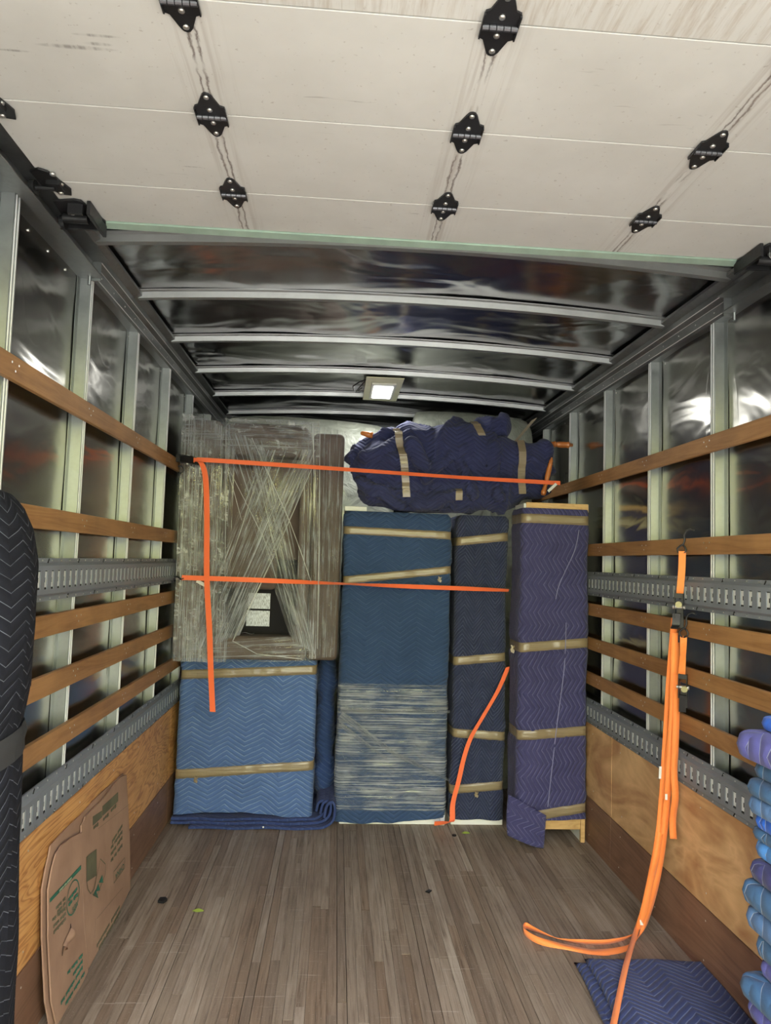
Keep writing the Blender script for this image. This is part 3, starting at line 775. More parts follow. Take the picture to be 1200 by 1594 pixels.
m = MB(); m.box(1.126, 1.15, 3.945, 3.965, 0, .135); m.build('end_leg', RAW, D, bevel=.002)
for bb in ((1.128, 1.148, 3.966, 4.15, 0, .135), (.775, .80, 3.966, 4.15, 0, .135)): MB().box(*bb).build('side_leg', WHITE, D, bevel=.002)
m = MB(); m.box(.8, .83, 3.93, 3.944, .03, .16); m.build('side_leg', WHITE, D, bevel=.002)
place(D, (.96, 4.05, 0))

# --- dark bundle between dresser and teal chest
def blob_cloth(name, mat, parent, blobs, voxel=.014, amp=.014, seed=1, fold=.012, freq=5.0, zmin=None):
    """several squashed spheres / capsules fused by voxel remesh, then wrinkled"""
    bm = bmesh.new()
    for (p, q, r0, r1, sq) in blobs:
        p, q = Vector(p), Vector(q); n = max(2, int((q-p).length/.03))
        for i in range(n+1):
            t = i/n; c = p.lerp(q, t); r = r0+(r1-r0)*t
            M = Matrix.Translation(c) @ Matrix.Diagonal((r*sq[0], r*sq[1], r*sq[2], 1))
            bmesh.ops.create_icosphere(bm, subdivisions=3, radius=1, matrix=M)
    me = bpy.data.meshes.new('tmp'); bm.to_mesh(me); bm.free()
    o = bpy.data.objects.new('tmp', me); COL.objects.link(o)
    md = o.modifiers.new('r', 'REMESH'); md.mode = 'VOXEL'; md.voxel_size = voxel
    ms = o.modifiers.new('s', 'SMOOTH'); ms.iterations = 6; ms.factor = .6
    dg = bpy.context.evaluated_depsgraph_get(); m2 = bpy.data.meshes.new_from_object(o.evaluated_get(dg))
    bpy.data.objects.remove(o)
    nrm = [v.normal.copy() for v in m2.vertices]
    for v, n in zip(m2.vertices, nrm):
        c = v.co; wv = Vector((noise.noise(c*2.2), noise.noise(c*2.2+Vector((9, 0, 0))), noise.noise(c*2.2+Vector((0, 9, 0)))))*.25
        rd = 1-abs(noise.noise((c+wv)*freq+Vector((seed, 0, 0))))*2.2
        rd2 = 1-abs(noise.noise((c+wv)*freq*2.1+Vector((0, seed, 0))))*2.2
        v.co = c+n*(fold*max(0, rd)**3*1.6+fold*.6*max(0, rd2)**3+amp*noise.noise(c*4+Vector((seed, 3, 1)))-.006)
    if zmin is not None:
        for v in m2.vertices: v.co.z = max(v.co.z, zmin+.004*noise.noise(v.co*9))
    m2.name = name; m2.materials.clear(); m2.materials.append(mat)
    return link(name, m2, parent, None, True)
D = empty('bundled_blanket', 'dark navy blanket bundle stuffed between blue dresser and film-wrapped chest', 'blanket')
blob_cloth('blanket', DKQ, D, [((-.30, 4.50, .10), (-.30, 4.50, .84), .08, .075, (.75, 1.1, 1)), ((-.30, 4.42, .16), (-.29, 4.42, .24), .07, .07, (.9, 1, 1))], .016, seed=4)
place(D, (-.29, 4.5, .0))
# film-free tape peeking from the dresser side is part of the bundle edge

# --- folded pads under the dresser, curling up at the right
D = empty('folded_pads', 'navy folded blankets under the blue dresser, curled up at their right end', 'blanket')
PADM = quilt('quilt_pad_edge', lin(52, 66, 112), lin(80, 94, 136), coords='Object', axis='xy', contrast=.5)
def prof_pad(zb, curl, xr, x0, yf, y1=4.75, th=.013):
    pts = [(x0, zb)]; x = x0
    while x < xr-.12: x += .06; pts.append((x, zb+.003*sin(x*19+zb*50)))
    pts += [(xr-.06, zb+.012), (xr-.02, zb+.045), (xr-.012, zb+.09+curl*.5), (xr-.03, zb+.10+curl), (xr-.058, zb+.09+curl*.7), (xr-.07, zb+.045+curl*.3)]
    P = [Vector((a, (yf+y1)/2, b)) for a, b in pts]
    return ribbon(P, (0, 1, 0), y1-yf, th, sub=5)
prof_pad(.010, .045, -.215, -1.03, 4.095).build('bottom_blanket', PADM, D, smooth=False)
prof_pad(.026, .025, -.238, -1.135, 4.125).build('middle_blanket', PADM, D)
prof_pad(.042, .005, -.262, -1.135, 4.14).build('upper_blanket', PADM, D)
m = MB(); m.cyl((-.62, 4.092, .018), (0, -1, 0), .005, .002, 8); m.build('lint', TAGW, D)
place(D, (-.7, 4.4, 0))

# ------------------------------------------------------------ upended sofa in stretch film
S = empty('wrapped_sofa', 'brown upholstered sofa stood on end in clear stretch film, on the blue dresser', 'sofa')
def rb(name, x0, x1, y0, y1, z0, z1, r, mat=SOFA): 
    m = MB(); m.box(x0, x1, y0, y1, z0, z1); return m.build(name, mat, S, bevel=r, seg=4)
ZB = .945
rb('backrest', -1.150, -.93, 3.985, 4.75, ZB, 2.27, .04)
rb('armrest', -.935, -.435, 3.965, 4.70, 2.075, 2.265, .07)
rb('armrest', -.935, -.420, 3.985, 4.70, ZB, 1.075, .03)
rb('seat_rail', -.485, -.418, 3.985, 4.70, 1.06, 2.09, .02)
rb('seat_deck', -.94, -.45, 4.10, 4.16, 1.50, 2.10, .02)
rb('dust_cover', -.94, -.45, 4.12, 4.18, 1.06, 1.52, .004, DUST)
rb('base_front', -.425, -.245, 4.10, 4.78, ZB-.01, 2.24, .03)
rb('seat_cushion', -.90, -.60, 4.03, 4.10, 1.33, 2.02, .03)
for a, b in (((387, 923), (420, 948)), ((384, 950), (419, 975))):
    p, q = at(a[0], a[1], 4.115), at(b[0], b[1], 4.115); m = MB(); m.box(p.x, q.x, 4.113, 4.117, q.z, p.z); m.build('care_label', LABEL, S)
p = at(382, 987, 4.08); m = MB(); m.grid(6, 3, lambda u, v: p+Vector(((u-.3)*.07, -.02*v, .006+.004*sin(u*6)))); m.build('zip_tag', TAGW, S)
def sheet(c4, nu, nv, name='stretch_wrap', mat=FILM, wr=.006, seed=0, us=1.0, vs_=1.0, along='v', bow=0):
    """film between four corner points p00 p10 p11 p01, wrinkled along its length"""
    p00, p10, p11, p01 = [Vector(p) for p in c4]; m = MB()
    Lu = (p10-p00).length; Lv = (p01-p00).length
    def fn(u, v):
        q = p00.lerp(p10, u).lerp(p01.lerp(p11, u), v)
        a, b = (u*Lu, v*Lv) if along == 'v' else (v*Lv, u*Lu)
        d = wr*(noise.noise(Vector((a*45, b*2.2, seed)))+.6*noise.noise(Vector((a*90, b*6, seed+3)))) - bow*sin(pi*u)*sin(pi*v)
        return q+Vector((0, d, 0))
    m.grid(nu, nv, fn, (lambda u, v: (v*Lv*us, u*Lu*vs_)) if along == 'v' else (lambda u, v: (u*Lu*us, v*Lv*vs_)))
    return m.build(name, mat, S, smooth=True, recalc=False)
yF = 3.955
P = lambda px, py, y=yF: at(px, py, y)
sheet((P(268, 1029), P(352, 1031), P(368, 664), P(284, 642)), 40, 60, wr=.005, seed=1)
sheet((P(268, 1029, 3.95), P(330, 1031, 3.95), P(350, 664, 3.95), P(284, 642, 3.95)), 30, 60, wr=.006, seed=21, mat=FILM_D)
sheet((P(460, 1030), P(493, 1025), P(497, 660), P(470, 655)), 24, 60, wr=.005, seed=2)
sheet((P(284, 700), P(497, 706), P(497, 656), P(286, 642)), 60, 16, wr=.006, seed=3, along='u')
sheet((P(268, 1030), P(490, 1030), P(482, 988), P(300, 1000)), 60, 16, wr=.006, seed=4, along='u')
yA = 3.94
sheet((P(268, 1029, 3.945), P(345, 1031, 3.945), P(360, 664, 3.945), P(284, 642, 3.945)), 40, 60, wr=.006, seed=31, mat=FILM_C)
sheet((P(350, 705, 3.945), P(497, 712, 3.945), P(497, 656, 3.945), P(350, 650, 3.945)), 30, 16, wr=.006, seed=32, mat=FILM_C)
sheet((P(450, 988, yA), P(492, 1020, yA), P(425, 690, yA), P(345, 668, yA)), 40, 60, wr=.004, seed=5, mat=FILM)
sheet((P(286, 1018, 3.93), P(372, 990, 3.93), P(492, 700, 3.93), P(405, 700, 3.93)), 44, 60, wr=.004, seed=6, mat=FILM)
sheet((P(330, 1000, 3.927), P(374, 988, 3.927), P(490, 720, 3.927), P(452, 716, 3.927)), 24, 60, wr=.004, seed=7, mat=FILM_D)
sheet((P(455, 1000, 3.935), P(488, 1015, 3.935), P(412, 700, 3.935), P(386, 690, 3.935)), 24, 60, wr=.004, seed=9, mat=FILM_D)
sheet((P(488, 1025), P(520, 1022, 4.09), P(539, 672, 4.09), P(492, 660)), 30, 60, wr=.005, seed=8, mat=FILM)
# side of the wrap, facing the left rails
m = MB(); m.grid(20, 40, lambda u, v: Vector((-1.156-.003*noise.noise(Vector((u*30, v*3, 2))), 3.955+u*.7, ZB+v*1.32)), lambda u, v: (v*1.3, u*.7)); m.build('stretch_wrap', FILM, S, smooth=True, recalc=False)
# rope-like gathered strands
def strand(pts, r=.0022):
    m = MB(); m.tube(pts, r, 5); return m.build('film_strand', FILM_S, S, smooth=True)
t = NT('twisted_film'); t.set(color=(.86, .88, .88), rough=.25, spec=.8, coat=.5)
tr = t.n('BsdfTransparent'); mx = t.n('MixShader'); mx.inputs[0].default_value = .6; t.L(tr.outputs[0], mx.inputs[1]); t.L(t.b.outputs[0], mx.inputs[2]); t.L(mx.outputs[0], t.o.inputs[0]); FILM_S = t.m
for a, b, r in (((352, 650), (350, 900), .0018), ((392, 682), (452, 815), .003), ((452, 815), (484, 905), .002), ((487, 725), (425, 868), .0022), ((425, 868), (362, 998), .0028), ((362, 998), (400, 1018), .002), ((400, 1018), (470, 1026), .002), ((350, 718), (425, 868), .0015), ((440, 905), (470, 985), .0018), ((352, 725), (376, 810), .0016), ((498, 665), (494, 1010), .0022), ((486, 660), (488, 720), .003), ((400, 745), (350, 900), .0015)):
    strand([P(a[0], a[1], 3.922), P((a[0]+b[0])/2+.6, (a[1]+b[1])/2, 3.920), P(b[0], b[1], 3.922)], r)
place(S, (-.75, 4.3, ZB))

# ------------------------------------------------------------ blanket-wrapped chair on top
D = empty('wrapped_chair', 'wooden chair bundled in navy blanket and tape lying on top of the chests', 'chair')
def A(px, py, y=4.25): return at(px, py, y)
BB = blob_cloth('blanket', BUND, D, [
    (A(598, 728), A(640, 730), .165, .18, (1, .8, 1)),
    (A(584, 765, 4.25), A(655, 772, 4.25), .10, .11, (1, .9, .9)),
    (A(650, 705), A(725, 705), .17, .17, (1, .8, 1)),
    (A(645, 683, 4.3), A(735, 680, 4.3), .10, .085, (1, .9, .9)),
    (A(735, 675, 4.3), A(783, 664, 4.3), .065, .042, (1, .9, .9)),
    (A(562, 715, 4.3), A(610, 695, 4.3), .085, .08, (1, .8, .9)),
    (A(660, 780, 4.25), A(790, 775, 4.25), .085, .09, (1, .9, .8)),
    (A(690, 755, 4.25), A(800, 750, 4.25), .14, .13, (1, .8, 1)),
    (A(735, 715, 4.25), A(836, 713, 4.25), .115, .09, (1, .8, 1)),
    (A(740, 752, 4.25), A(834, 756, 4.25), .10, .095, (1, .8, 1)),
    (A(845, 702, 4.25), A(836, 762, 4.25), .06, .05, (1, 1.2, 1)),
    (A(574, 712, 4.14), A(636, 676, 4.15), .035, .03, (1, 1, 1)), (A(640, 690, 4.11), A(664, 738, 4.10), .034, .026, (1, 1, 1)),
    (A(664, 738, 4.10), A(720, 700, 4.12), .022, .03, (1, 1, 1)), (A(706, 700, 4.13), A(738, 772, 4.13), .034, .024, (1, 1, 1)),
    (A(764, 696, 4.15), A(774, 772, 4.14), .026, .024, (1, 1, 1)), (A(648, 786, 4.15), A(706, 770, 4.13), .04, .03, (1, 1, 1)), (A(570, 760, 4.15), A(625, 788, 4.14), .035, .035, (1, 1, 1)),
], .011, amp=.014, seed=7, fold=.030, freq=3.0, zmin=1.812)
from mathutils.bvhtree import BVHTree
_bm = bmesh.new(); _bm.from_mesh(BB.data); BVH = BVHTree.FromBMesh(_bm); _bm.free()
def blob_tape(path, w=.044):
    """tape laid on the wrinkled bundle: each point dropped onto the cloth from the front"""
    pts = []
    for (a0, b0), (a1, b1) in zip(path, path[1:]):
        for k in range(5):
            p = A(a0+(a1-a0)*k/5, b0+(b1-b0)*k/5, 4.25)
            h = BVH.ray_cast(Vector((p.x, 3.5, p.z)), Vector((0, 1, 0)))
            if h[0]: pts.append(h[0]+Vector((0, -.009, 0)))
    ys = [p.y for p in pts]
    for i, p in enumerate(pts): p.y = min(ys[max(0, i-1):i+2])
    ribbon(pts, (1, 0, .05), w, .003, sub=2).build('tape', TAPE, D, smooth=False)
blob_tape([(617, 668), (618, 690), (624, 720), (628, 755), (630, 782)])
blob_tape([(737, 655), (740, 668), (746, 686)])
blob_tape([(806, 688), (806, 720), (805, 750), (808, 776)])
blob_tape([(708, 764), (708, 786)], .04)
turn = [(0, .012), (.03, .016), (.06, .017), (.062, .021), (.070, .021), (.073, .015), (.085, .019), (.10, .021), (.12, .0215), (.14, .019), (.145, .022), (.152, .022), (.156, .014), (.175, .011)]
m = MB(); m.lathe(A(846, 691, 4.3), A(896, 693, 4.3)-A(846, 691, 4.3), [(a*1.05, b*.95) for a, b in turn], 16); m.build('turned_leg', SPIN, D, smooth=True)
p, q = A(845, 771, 4.13), A(859, 712, 4.13)
m = MB(); m.lathe(p, q-p, [(a*(q-p).length, r) for a, r in ((0, .012), (.05, .016), (.12, .017), (.14, .012), (.18, .015), (.22, .011), (.26, .013), (.32, .0125), (.5, .015), (.7, .0155), (.8, .012), (.82, .015), (.86, .010), (.9, .012), (.95, .007), (1, .004))], 14); m.build('turned_spindle', SPIN, D, smooth=True)
m = MB(); m.lathe(A(580, 678, 4.25), A(562, 674, 4.25)-A(580, 678, 4.25), [(0, .018), (.03, .019), (.05, .014), (.068, .012), (.075, .006)], 14); m.build('turned_leg', SPIN, D, smooth=True)
place(D, (.35, 4.3, 1.81))

# ------------------------------------------------------------ bagged mattresses behind
def mattress(label, x0, x1, y0, y1, ztop, seed, slope=0, round_=.1):
    D = empty('mattress', label, 'mattress', None)
    def fn(u, v):
        a = 2*pi*u; sx = math.copysign(abs(cos(a))**.35, cos(a)); sy = math.copysign(abs(sin(a))**.35, sin(a))
        z = ztop*v; sh = 1.0; k = (v-.93)/.07
        if k > 0: sh = math.sqrt(max(0, 1-(k*.97)**2)); 
        x = (x0+x1)/2+sx*(x1-x0)/2*(1-.10*(1-sh)); y = (y0+y1)/2+sy*(y1-y0)/2*sh
        z += slope*(x-(x0+x1)/2)*v - round_*((x-(x0+x1)/2)/((x1-x0)/2))**4*v
        return Vector((x, y+.008*noise.noise(Vector((x*6, z*6, seed))), z+.006*noise.noise(Vector((x*8, y*8, seed)))))
    m = MB(); m.grid(96, 60, fn); n0 = len(m.v)
    top = [fn(i/96, 1) for i in range(97)]; m.add(top, [tuple(range(96))])
    m.build('mattress_body', MATT, D, smooth=True)
    return D
D = mattress('white mattress in clear plastic behind the sofa, its top edge drooping right', -1.09, .12, 4.92, 5.16, 2.50, 1, -.03, .05); place(D, (-.4, 5, 0))
D = mattress('thicker white mattress in clear plastic standing behind the bundled chair', .225, 1.09, 4.86, 5.12, 2.578, 2, -.04, .03)
m = MB(); p, q = at(832, 652, 4.84), at(800, 690, 4.84); ribbon([p, p.lerp(q, .5), q], (1, 0, .6), .05, .003, mb=m); m.build('tape', TAPE, D)
place(D, (.66, 5, 0))

# ------------------------------------------------------------ straps
def hook(m, p, s=1.0, ax=Vector((.4, -.9, 0)), flip=1):
    """S-hook: p is the loop bottom; opens upward over a rail"""
    ax = ax.normalized(); up = Vector((0, 0, 1)); pts = []
    for k in range(9): a = pi*1.5+flip*(-pi*1.3)*k/8 if False else None
    prof = [(-.004, .0), (-.016, .008), (-.018, .022), (-.006, .034), (.006, .040), (.012, .058), (.010, .080), (.018, .098), (.034, .106), (.05, .100)]
    prof2 = [(.0, 0), (.014, .006), (.018, .018), (.012, .030), (.004, .038)]
    m.tube([Vector(p)+ax*a*s+up*b*s for a, b in prof], .0042*s, 8); m.tube([Vector(p)+ax*a*s+up*b*s for a, b in prof2], .0042*s, 8)
def ratchet(root, p, ax, side, s=1.0, disc=True):
    """ax: long direction; side: spool direction"""
    ax = Vector(ax).normalized(); side = Vector(side).normalized(); n = ax.cross(side).normalized(); p = Vector(p)
    M = Matrix(((ax.x, side.x, n.x, p.x), (ax.y, side.y, n.y, p.y), (ax.z, side.z, n.z, p.z), (0, 0, 0, 1)))
    m = MB()
    for k in (-1, 1):
        m.box(-.055*s, .045*s, k*.016*s-.0015, k*.016*s+.0015, -.010*s, .012*s, M)
    m.box(-.055*s, -.035*s, -.016*s, .016*s, .004*s, .010*s, M); b = m.build('ratchet_frame', DKM, root, bevel=.0008)
    m = MB(); m.box(.0, .075*s, -.012*s, .012*s, -.016*s, -.011*s, M); m.box(.045*s, .085*s, -.015*s, .015*s, -.020*s, -.012*s, M); m.build('ratchet_handle', DKM, b, bevel=.001)
    m = MB(); c0 = M @ Vector((0, -.024*s, 0)); m.cyl(c0, side, .008*s, .048*s, 12); m.build('spool', CHROME, b)
    return b
# hanging strap on the upper rail
D = empty('ratchet_strap', 'orange ratchet strap hooked on the upper right rail, its long tail looping on the floor', 'strap')
XW = 1.135
def Wp(px, py, x=XW): return hit(px, py, 0, x)
p = Wp(1061, 862); m = MB(); hook(m, p, .95, Vector((.75, -.66, 0))); m.build('hook', DKM, D, smooth=True)
wdd = Vector((.85, -.5, 0))
ribbon([Wp(1062, 858), Wp(1061, 890), Wp(1058, 925)], wdd, .027).build('short_webbing', WEB, D)
M_ = ratchet(D, Wp(1057, 945, 1.12), (0, 0, -1), (.8, -.6, 0), 1.0)
m = MB(); q = Wp(1056, 941, 1.098); m.cyl(q, (-.4, -.9, 0), .0125, .005, 18); m.cyl(q, (-.4, -.9, 0), .005, .009, 10); m.build('ratchet_disc', BRASS, M_)
m = MB(); ribbon([Wp(1053, 955, 1.11), Wp(1052, 972, 1.11), Wp(1050, 978, 1.10)], wdd, .03, .008, mb=m); m.build('handle_grip', DKM, D)
F = lambda px, py, z=.002: hit(px, py, 2, z)
cw = Vector((1, -.15, 0))
# strand one: down, loops out over the floor and back up
s1 = [Wp(1050, 962, 1.115), Wp(1042, 1060, 1.115), Wp(1036, 1160, 1.115), Wp(1030, 1250, 1.10), Wp(1022, 1320, 1.07), F(1000, 1425, .10), F(985, 1455, .012), F(950, 1466, .010), F(905, 1466, .010), F(865, 1460, .012), F(832, 1447, .014), F(818, 1441, .016), F(816, 1450, .016), F(838, 1464, .012), F(880, 1474, .006), F(925, 1482, .006), F(965, 1480, .006), F(985, 1470, .006), F(1003, 1440, .05), Wp(1022, 1370, 1.08), Wp(1034, 1290, 1.10), Wp(1043, 1180, 1.115), Wp(1048, 1080, 1.115), Wp(1050, 985, 1.115)]
w1 = [cw]*5+[Vector((.9, -.5, .1)), Vector((.5, -.3, .8)), Vector((.05, -.3, .95)), Vector((0, -.4, .9)), Vector((0, -.9, .4)), Vector((.2, -.6, .8)), Vector((0, 0, 1)), Vector((-.1, 0, 1)), Vector((-.1, .5, .8)), Vector((0, .9, .3)), Vector((0, .9, .3)), Vector((.1, .7, .7)), Vector((.4, .5, .7)), Vector((.9, .1, .2))]+[cw]*5
ribbon(s1, w1, .027, sub=8).build('webbing', WEB, D, smooth=True)
s2 = [Wp(1049, 1090, 1.12), Wp(1040, 1180, 1.12), Wp(1032, 1260, 1.105), Wp(1020, 1340, 1.06), F(1003, 1410, .12), F(990, 1450, .035), F(975, 1500, .058), F(962, 1560, .05), F(950, 1620, .046), F(940, 1680, .046)]
ribbon(s2, [cw]*4+[Vector((.9, 0, .3))]+[Vector((1, .15, .05))]*5, .026).build('webbing', WEB, D, smooth=True)
s3 = [Wp(1052, 1000, 1.125), Wp(1053, 1080, 1.125), Wp(1051, 1160, 1.125), Wp(1049, 1200, 1.125), Wp(1051, 1240, 1.12), Wp(1047, 1275, 1.125), Wp(1048, 1306, 1.125)]
ribbon(s3, cw, .027).build('loose_end', WEB, D, smooth=True)
for pp, ww in (([Wp(1028, 1193, 1.09), Wp(1027, 1212, 1.09)], .010), ([Wp(1037, 1236, 1.09), Wp(1037, 1245, 1.09)], .009), ([F(998, 1432, .08), F(999, 1440, .06)], .012)): ribbon(pp, cw, ww).build('care_tag', TAGW, D)
place(D, (1.12, 2.9, 0))
D = empty('ratchet_strap', 'short orange strap with black ratchet hooked on the third right rail', 'strap')
p = Wp(1064, 992); m = MB(); hook(m, p, .95, Vector((.75, -.66, 0))); m.build('hook', DKM, D, smooth=True)
ribbon([Wp(1064, 990), Wp(1063, 1020), Wp(1061, 1052)], [wdd, Vector((.5, -.9, 0)), wdd], .026).build('short_webbing', WEB, D)
M_ = ratchet(D, Wp(1063, 1070, 1.125), (0, 0, -1), (.8, -.6, 0), .95)
m = MB(); q = Wp(1065, 1073, 1.10); m.cyl(q, (-.4, -.9, 0), .012, .005, 18); m.cyl(q, (-.4, -.9, 0), .005, .009, 10); m.build('ratchet_disc', BRASS, M_)
m = MB(); ribbon([Wp(1063, 1082, 1.125), Wp(1062, 1108, 1.13)], wdd, .026, .006, mb=m); m.build('handle_grip', DKM, D)
place(D, (1.13, 2.85, 1.0))
# strap across sofa and chair
D = empty('ratchet_strap', 'orange strap across the sofa top and bundled chair, tail hanging down the sofa', 'strap')
up = Vector((0, 0, 1))
ribbon([at(303, 717, 3.88), at(320, 716, 3.885), at(500, 728, 3.90), at(700, 742, 3.985), at(800, 748, 4.05), at(872, 752, 4.12)], [up, up, Vector((0, -.6, .8)), Vector((0, -.75, .65)), Vector((0, -.5, .85)), up], .024).build('webbing', WEB_LIT, D)
ribbon([at(306, 718, 3.875), at(314, 722, 3.86), at(320, 745, 3.865), at(322, 800, 3.87), at(322, 900, 3.865), at(326, 980, 3.87), at(328, 1040, 3.88), at(331, 1108, 3.90)], Vector((1, -.1, 0)), .030).build('loose_end', WEB_LIT, D)
ratchet(D, at(292, 716, 3.89), (1, 0, -.12), (0, .1, 1), 1.1)
m = MB(); ribbon([at(279, 713, 3.90), at(300, 716, 3.86)], (0, 0, 1), .04, .012, mb=m); m.build('handle_grip', DKM, D)
m = MB(); q = at(283, 731, 3.91); m.tube([q+Vector((.018*cos(a)-.008, 0, .02*sin(a))) for a in [k*.5-2.2 for k in range(10)]], .004, 8); m.build('hook', DKM, D, smooth=True)
m = MB(); p, q = at(853, 765, 4.10), at(866, 753, 4.09); ribbon([p, q], (.5, 0, -.5), .016, mb=m); m.build('care_tag', TAGW, D)
m = MB(); hook(m, at(877, 752, 4.13), .6, Vector((1, .3, 0))); m.build('hook', DKM, D, smooth=True)
place(D, (-1.1, 3.9, 2.0))
D = empty('ratchet_strap', 'orange strap running from left track across sofa and teal chest at mid height', 'strap')
ribbon([at(283, 899, 3.88), at(400, 903, 3.875), at(540, 909, 3.98), at(640, 913, 4.06), at(720, 916, 4.10), at(792, 919, 4.13)], [up, up, Vector((0, -.8, .3)), Vector((0, -.3, .8)), Vector((0, -.3, .9)), Vector((0, -.7, .5))], .026).build('webbing', WEB_LIT, D)
m = MB(); m.tube([at(272, 898, 3.93), at(277, 898, 3.90), at(282, 902, 3.885), at(286, 900, 3.88)], .005, 8); m.build('hook', DKM, D, smooth=True)
m = MB(); ribbon([at(306, 904, 3.89), at(321, 912, 3.88)], (.3, 0, .8), .018, mb=m); m.build('care_tag', TAGW, D)
place(D, (-1.1, 3.9, 1.4))
D = empty('strap_tail', 'loose orange strap end hanging in front of the narrow navy cabinet', 'strap')
ribbon([at(791, 1038, 4.15), at(775, 1075, 4.135), at(752, 1115, 4.13), at(733, 1148, 4.13), at(722, 1180, 4.13), at(714, 1215, 4.13), at(705, 1250, 4.13), at(704, 1275, 4.12), at(700, 1280, 4.10), at(688, 1281, 4.12), at(676, 1282, 4.13)],
       [Vector((1, 0, .3))]*7+[Vector((1, -.2, 0)), Vector((.7, -.6, .4)), Vector((0, -.5, .8)), Vector((0, -.4, .9))], .030).build('webbing', WEB_LIT, D)
place(D, (.5, 4.12, 0))

# ------------------------------------------------------------ black quilted roll, left foreground
D = empty('quilted_roll', 'upright roll in black quilted blanket strapped near its waist, left foreground', 'roll')
m = MB()
prof = [(.0, .152), (.15, .152), (.35, .148), (.55, .140), (.75, .136), (.92, .13), (1.03, .125), (1.075, .116), (1.12, .128), (1.2, .145), (1.35, .152), (1.48, .145), (1.56, .125), (1.61, .095), (1.64, .055), (1.65, .0)]
def rad(z):
    for (a, ra), (b, rb_) in zip(prof, prof[1:]):
        if z <= b: return ra+(rb_-ra)*((z-a)/(b-a))
    return 0
def fn(u, v):
    z = 1.65*(1-(1-v)**1.0); a = 2*pi*u; r = rad(z)
    r *= 1+.07*noise.noise(Vector((cos(a)*1.5, sin(a)*1.5, z*3)))+.04*noise.noise(Vector((cos(a)*4, sin(a)*4, z*6)))
    cx_ = -1.035+.105*0+(-.015 if z > 1.1 else -.004)
    return Vector((cx_+.014+r*.66*cos(a), 1.62+r*1.1*sin(a), z+.01*sin(a*2)*(z < 1.2)))
m.grid(56, 110, fn, lambda u, v: (u*.9, v*1.65)); m.build('blanket', BLKQ, D, smooth=True)
m = MB()
m.grid(40, 3, lambda u, v: (lambda p, c: c+(p-c)*1.05+Vector((0, 0, .05*(v-.5)*.2)))(fn(u, (1.06+.05*v)/1.65), Vector((-1.05, 1.62, fn(u, (1.06+.05*v)/1.65).z))))
o = m.build('band', BWEB, D, smooth=True)
place(D, (-1.05, 1.62, 0))

# ------------------------------------------------------------ flattened carton on the left wall
D = empty('flattened_carton', 'flattened brown carton with green printing leaning on the left plywood', 'carton')
XC = -1.125
def Cp(px, py, lean=True):
    q = hit(px, py, 0, XC)
    if lean:
        for _ in range(3): q = hit(px, py, 0, -1.15+.045*(1-max(0, q.z)/.55))
    return q
def card(name, outline, off=0, th=.005, mat=CARD, parent=D):
    pts = [Cp(*o)+Vector((off, 0, 0)) for o in outline]; n = len(pts); m = MB()
    vs = pts+[p-Vector((th, 0, 0)) for p in pts]
    m.add(vs, [tuple(range(n)), tuple(range(2*n-1, n-1, -1))]+[(k, (k+1) % n, n+(k+1) % n, n+k) for k in range(n)])
    return m.build(name, mat, parent)
card('back_sheet', [(196, 1204), (160, 1236), (131, 1268), (105, 1293), (84, 1317), (82, 1330), (77, 1352), (71, 1385), (71, 1460), (76, 1560), (84, 1604), (150, 1480), (203, 1381)], off=-.010)
card('left_flap', [(126, 1296), (110, 1304), (95, 1316), (86, 1330), (80, 1352), (74, 1385), (74, 1460), (79, 1560), (88, 1600), (100, 1589), (136, 1512), (130, 1450), (127, 1380)], off=.003)
card('right_flap', [(197, 1206), (187, 1210), (160, 1245), (133, 1271), (131, 1279), (127, 1285), (127, 1296), (129, 1380), (132, 1450), (138, 1508), (170, 1448), (203, 1384), (202, 1300)], off=.0)
def print_quad(pts, mat=INK, off=.0075):
    q = [Cp(*p)+Vector((off, 0, 0)) for p in pts]; m = MB(); m.add(q, [tuple(range(len(q)))]); return m
def pmulti(name, quads, mat, off=.0045):
    m = MB()
    for pts in quads:
        q = [Cp(*p)+Vector((off, 0, 0)) for p in pts]; n = len(q); m.add(q+[p-Vector((.0008, 0, 0)) for p in q], [tuple(range(n)), tuple(range(2*n-1, n-1, -1))]+[(k, (k+1) % n, n+(k+1) % n, n+k) for k in range(n)])
    return m.build(name, mat, D)
pmulti('green_band', [[(75.5, 1399), (75.5, 1405), (124, 1353), (124, 1346.5)]], INK, .005)
def words_rows(name, rows_, mat, off=.005, h=5.4):
    """rows of small print: each row (x0, y0, x1, y1, words)"""
    quads = []
    for x0, y0, x1, y1, wl in rows_:
        tot = sum(wl)+.35*(len(wl)-1); s = 0
        for wn in wl:
            n = max(2, int(round(wn*3)))
            for k in range(n):
                a = (s+wn*k/n)/tot; b = (s+wn*(k+.72)/n)/tot
                xa, ya, xb, yb = x0+(x1-x0)*a, y0+(y1-y0)*a, x0+(x1-x0)*b, y0+(y1-y0)*b
                hh = h*(.75 if (k*7+int(x0)) % 3 else 1)
                quads.append([(xa, ya), (xb, yb), (xb, yb+hh), (xa, ya+hh)])
            s += wn+.35
    return pmulti(name, quads, mat, off)
words_rows('small_print', [(85, 1412, 100, 1395, [2, 1]), (87, 1418, 100, 1403, [2, 1]), (79.5, 1430, 100, 1411, [1.5, 3]), (81, 1440, 101, 1419, [2, 2]), (81.5, 1449, 101, 1427, [3])], INK2)
words_rows('small_print', [(103, 1513, 127, 1483, [1, 2, 1.3]), (112, 1515, 127, 1492, [3]), (93, 1559, 127, 1502, [1.3, 3, 2.4]), (100, 1561, 130, 1511, [2.5, 2, 1.2])], INK)
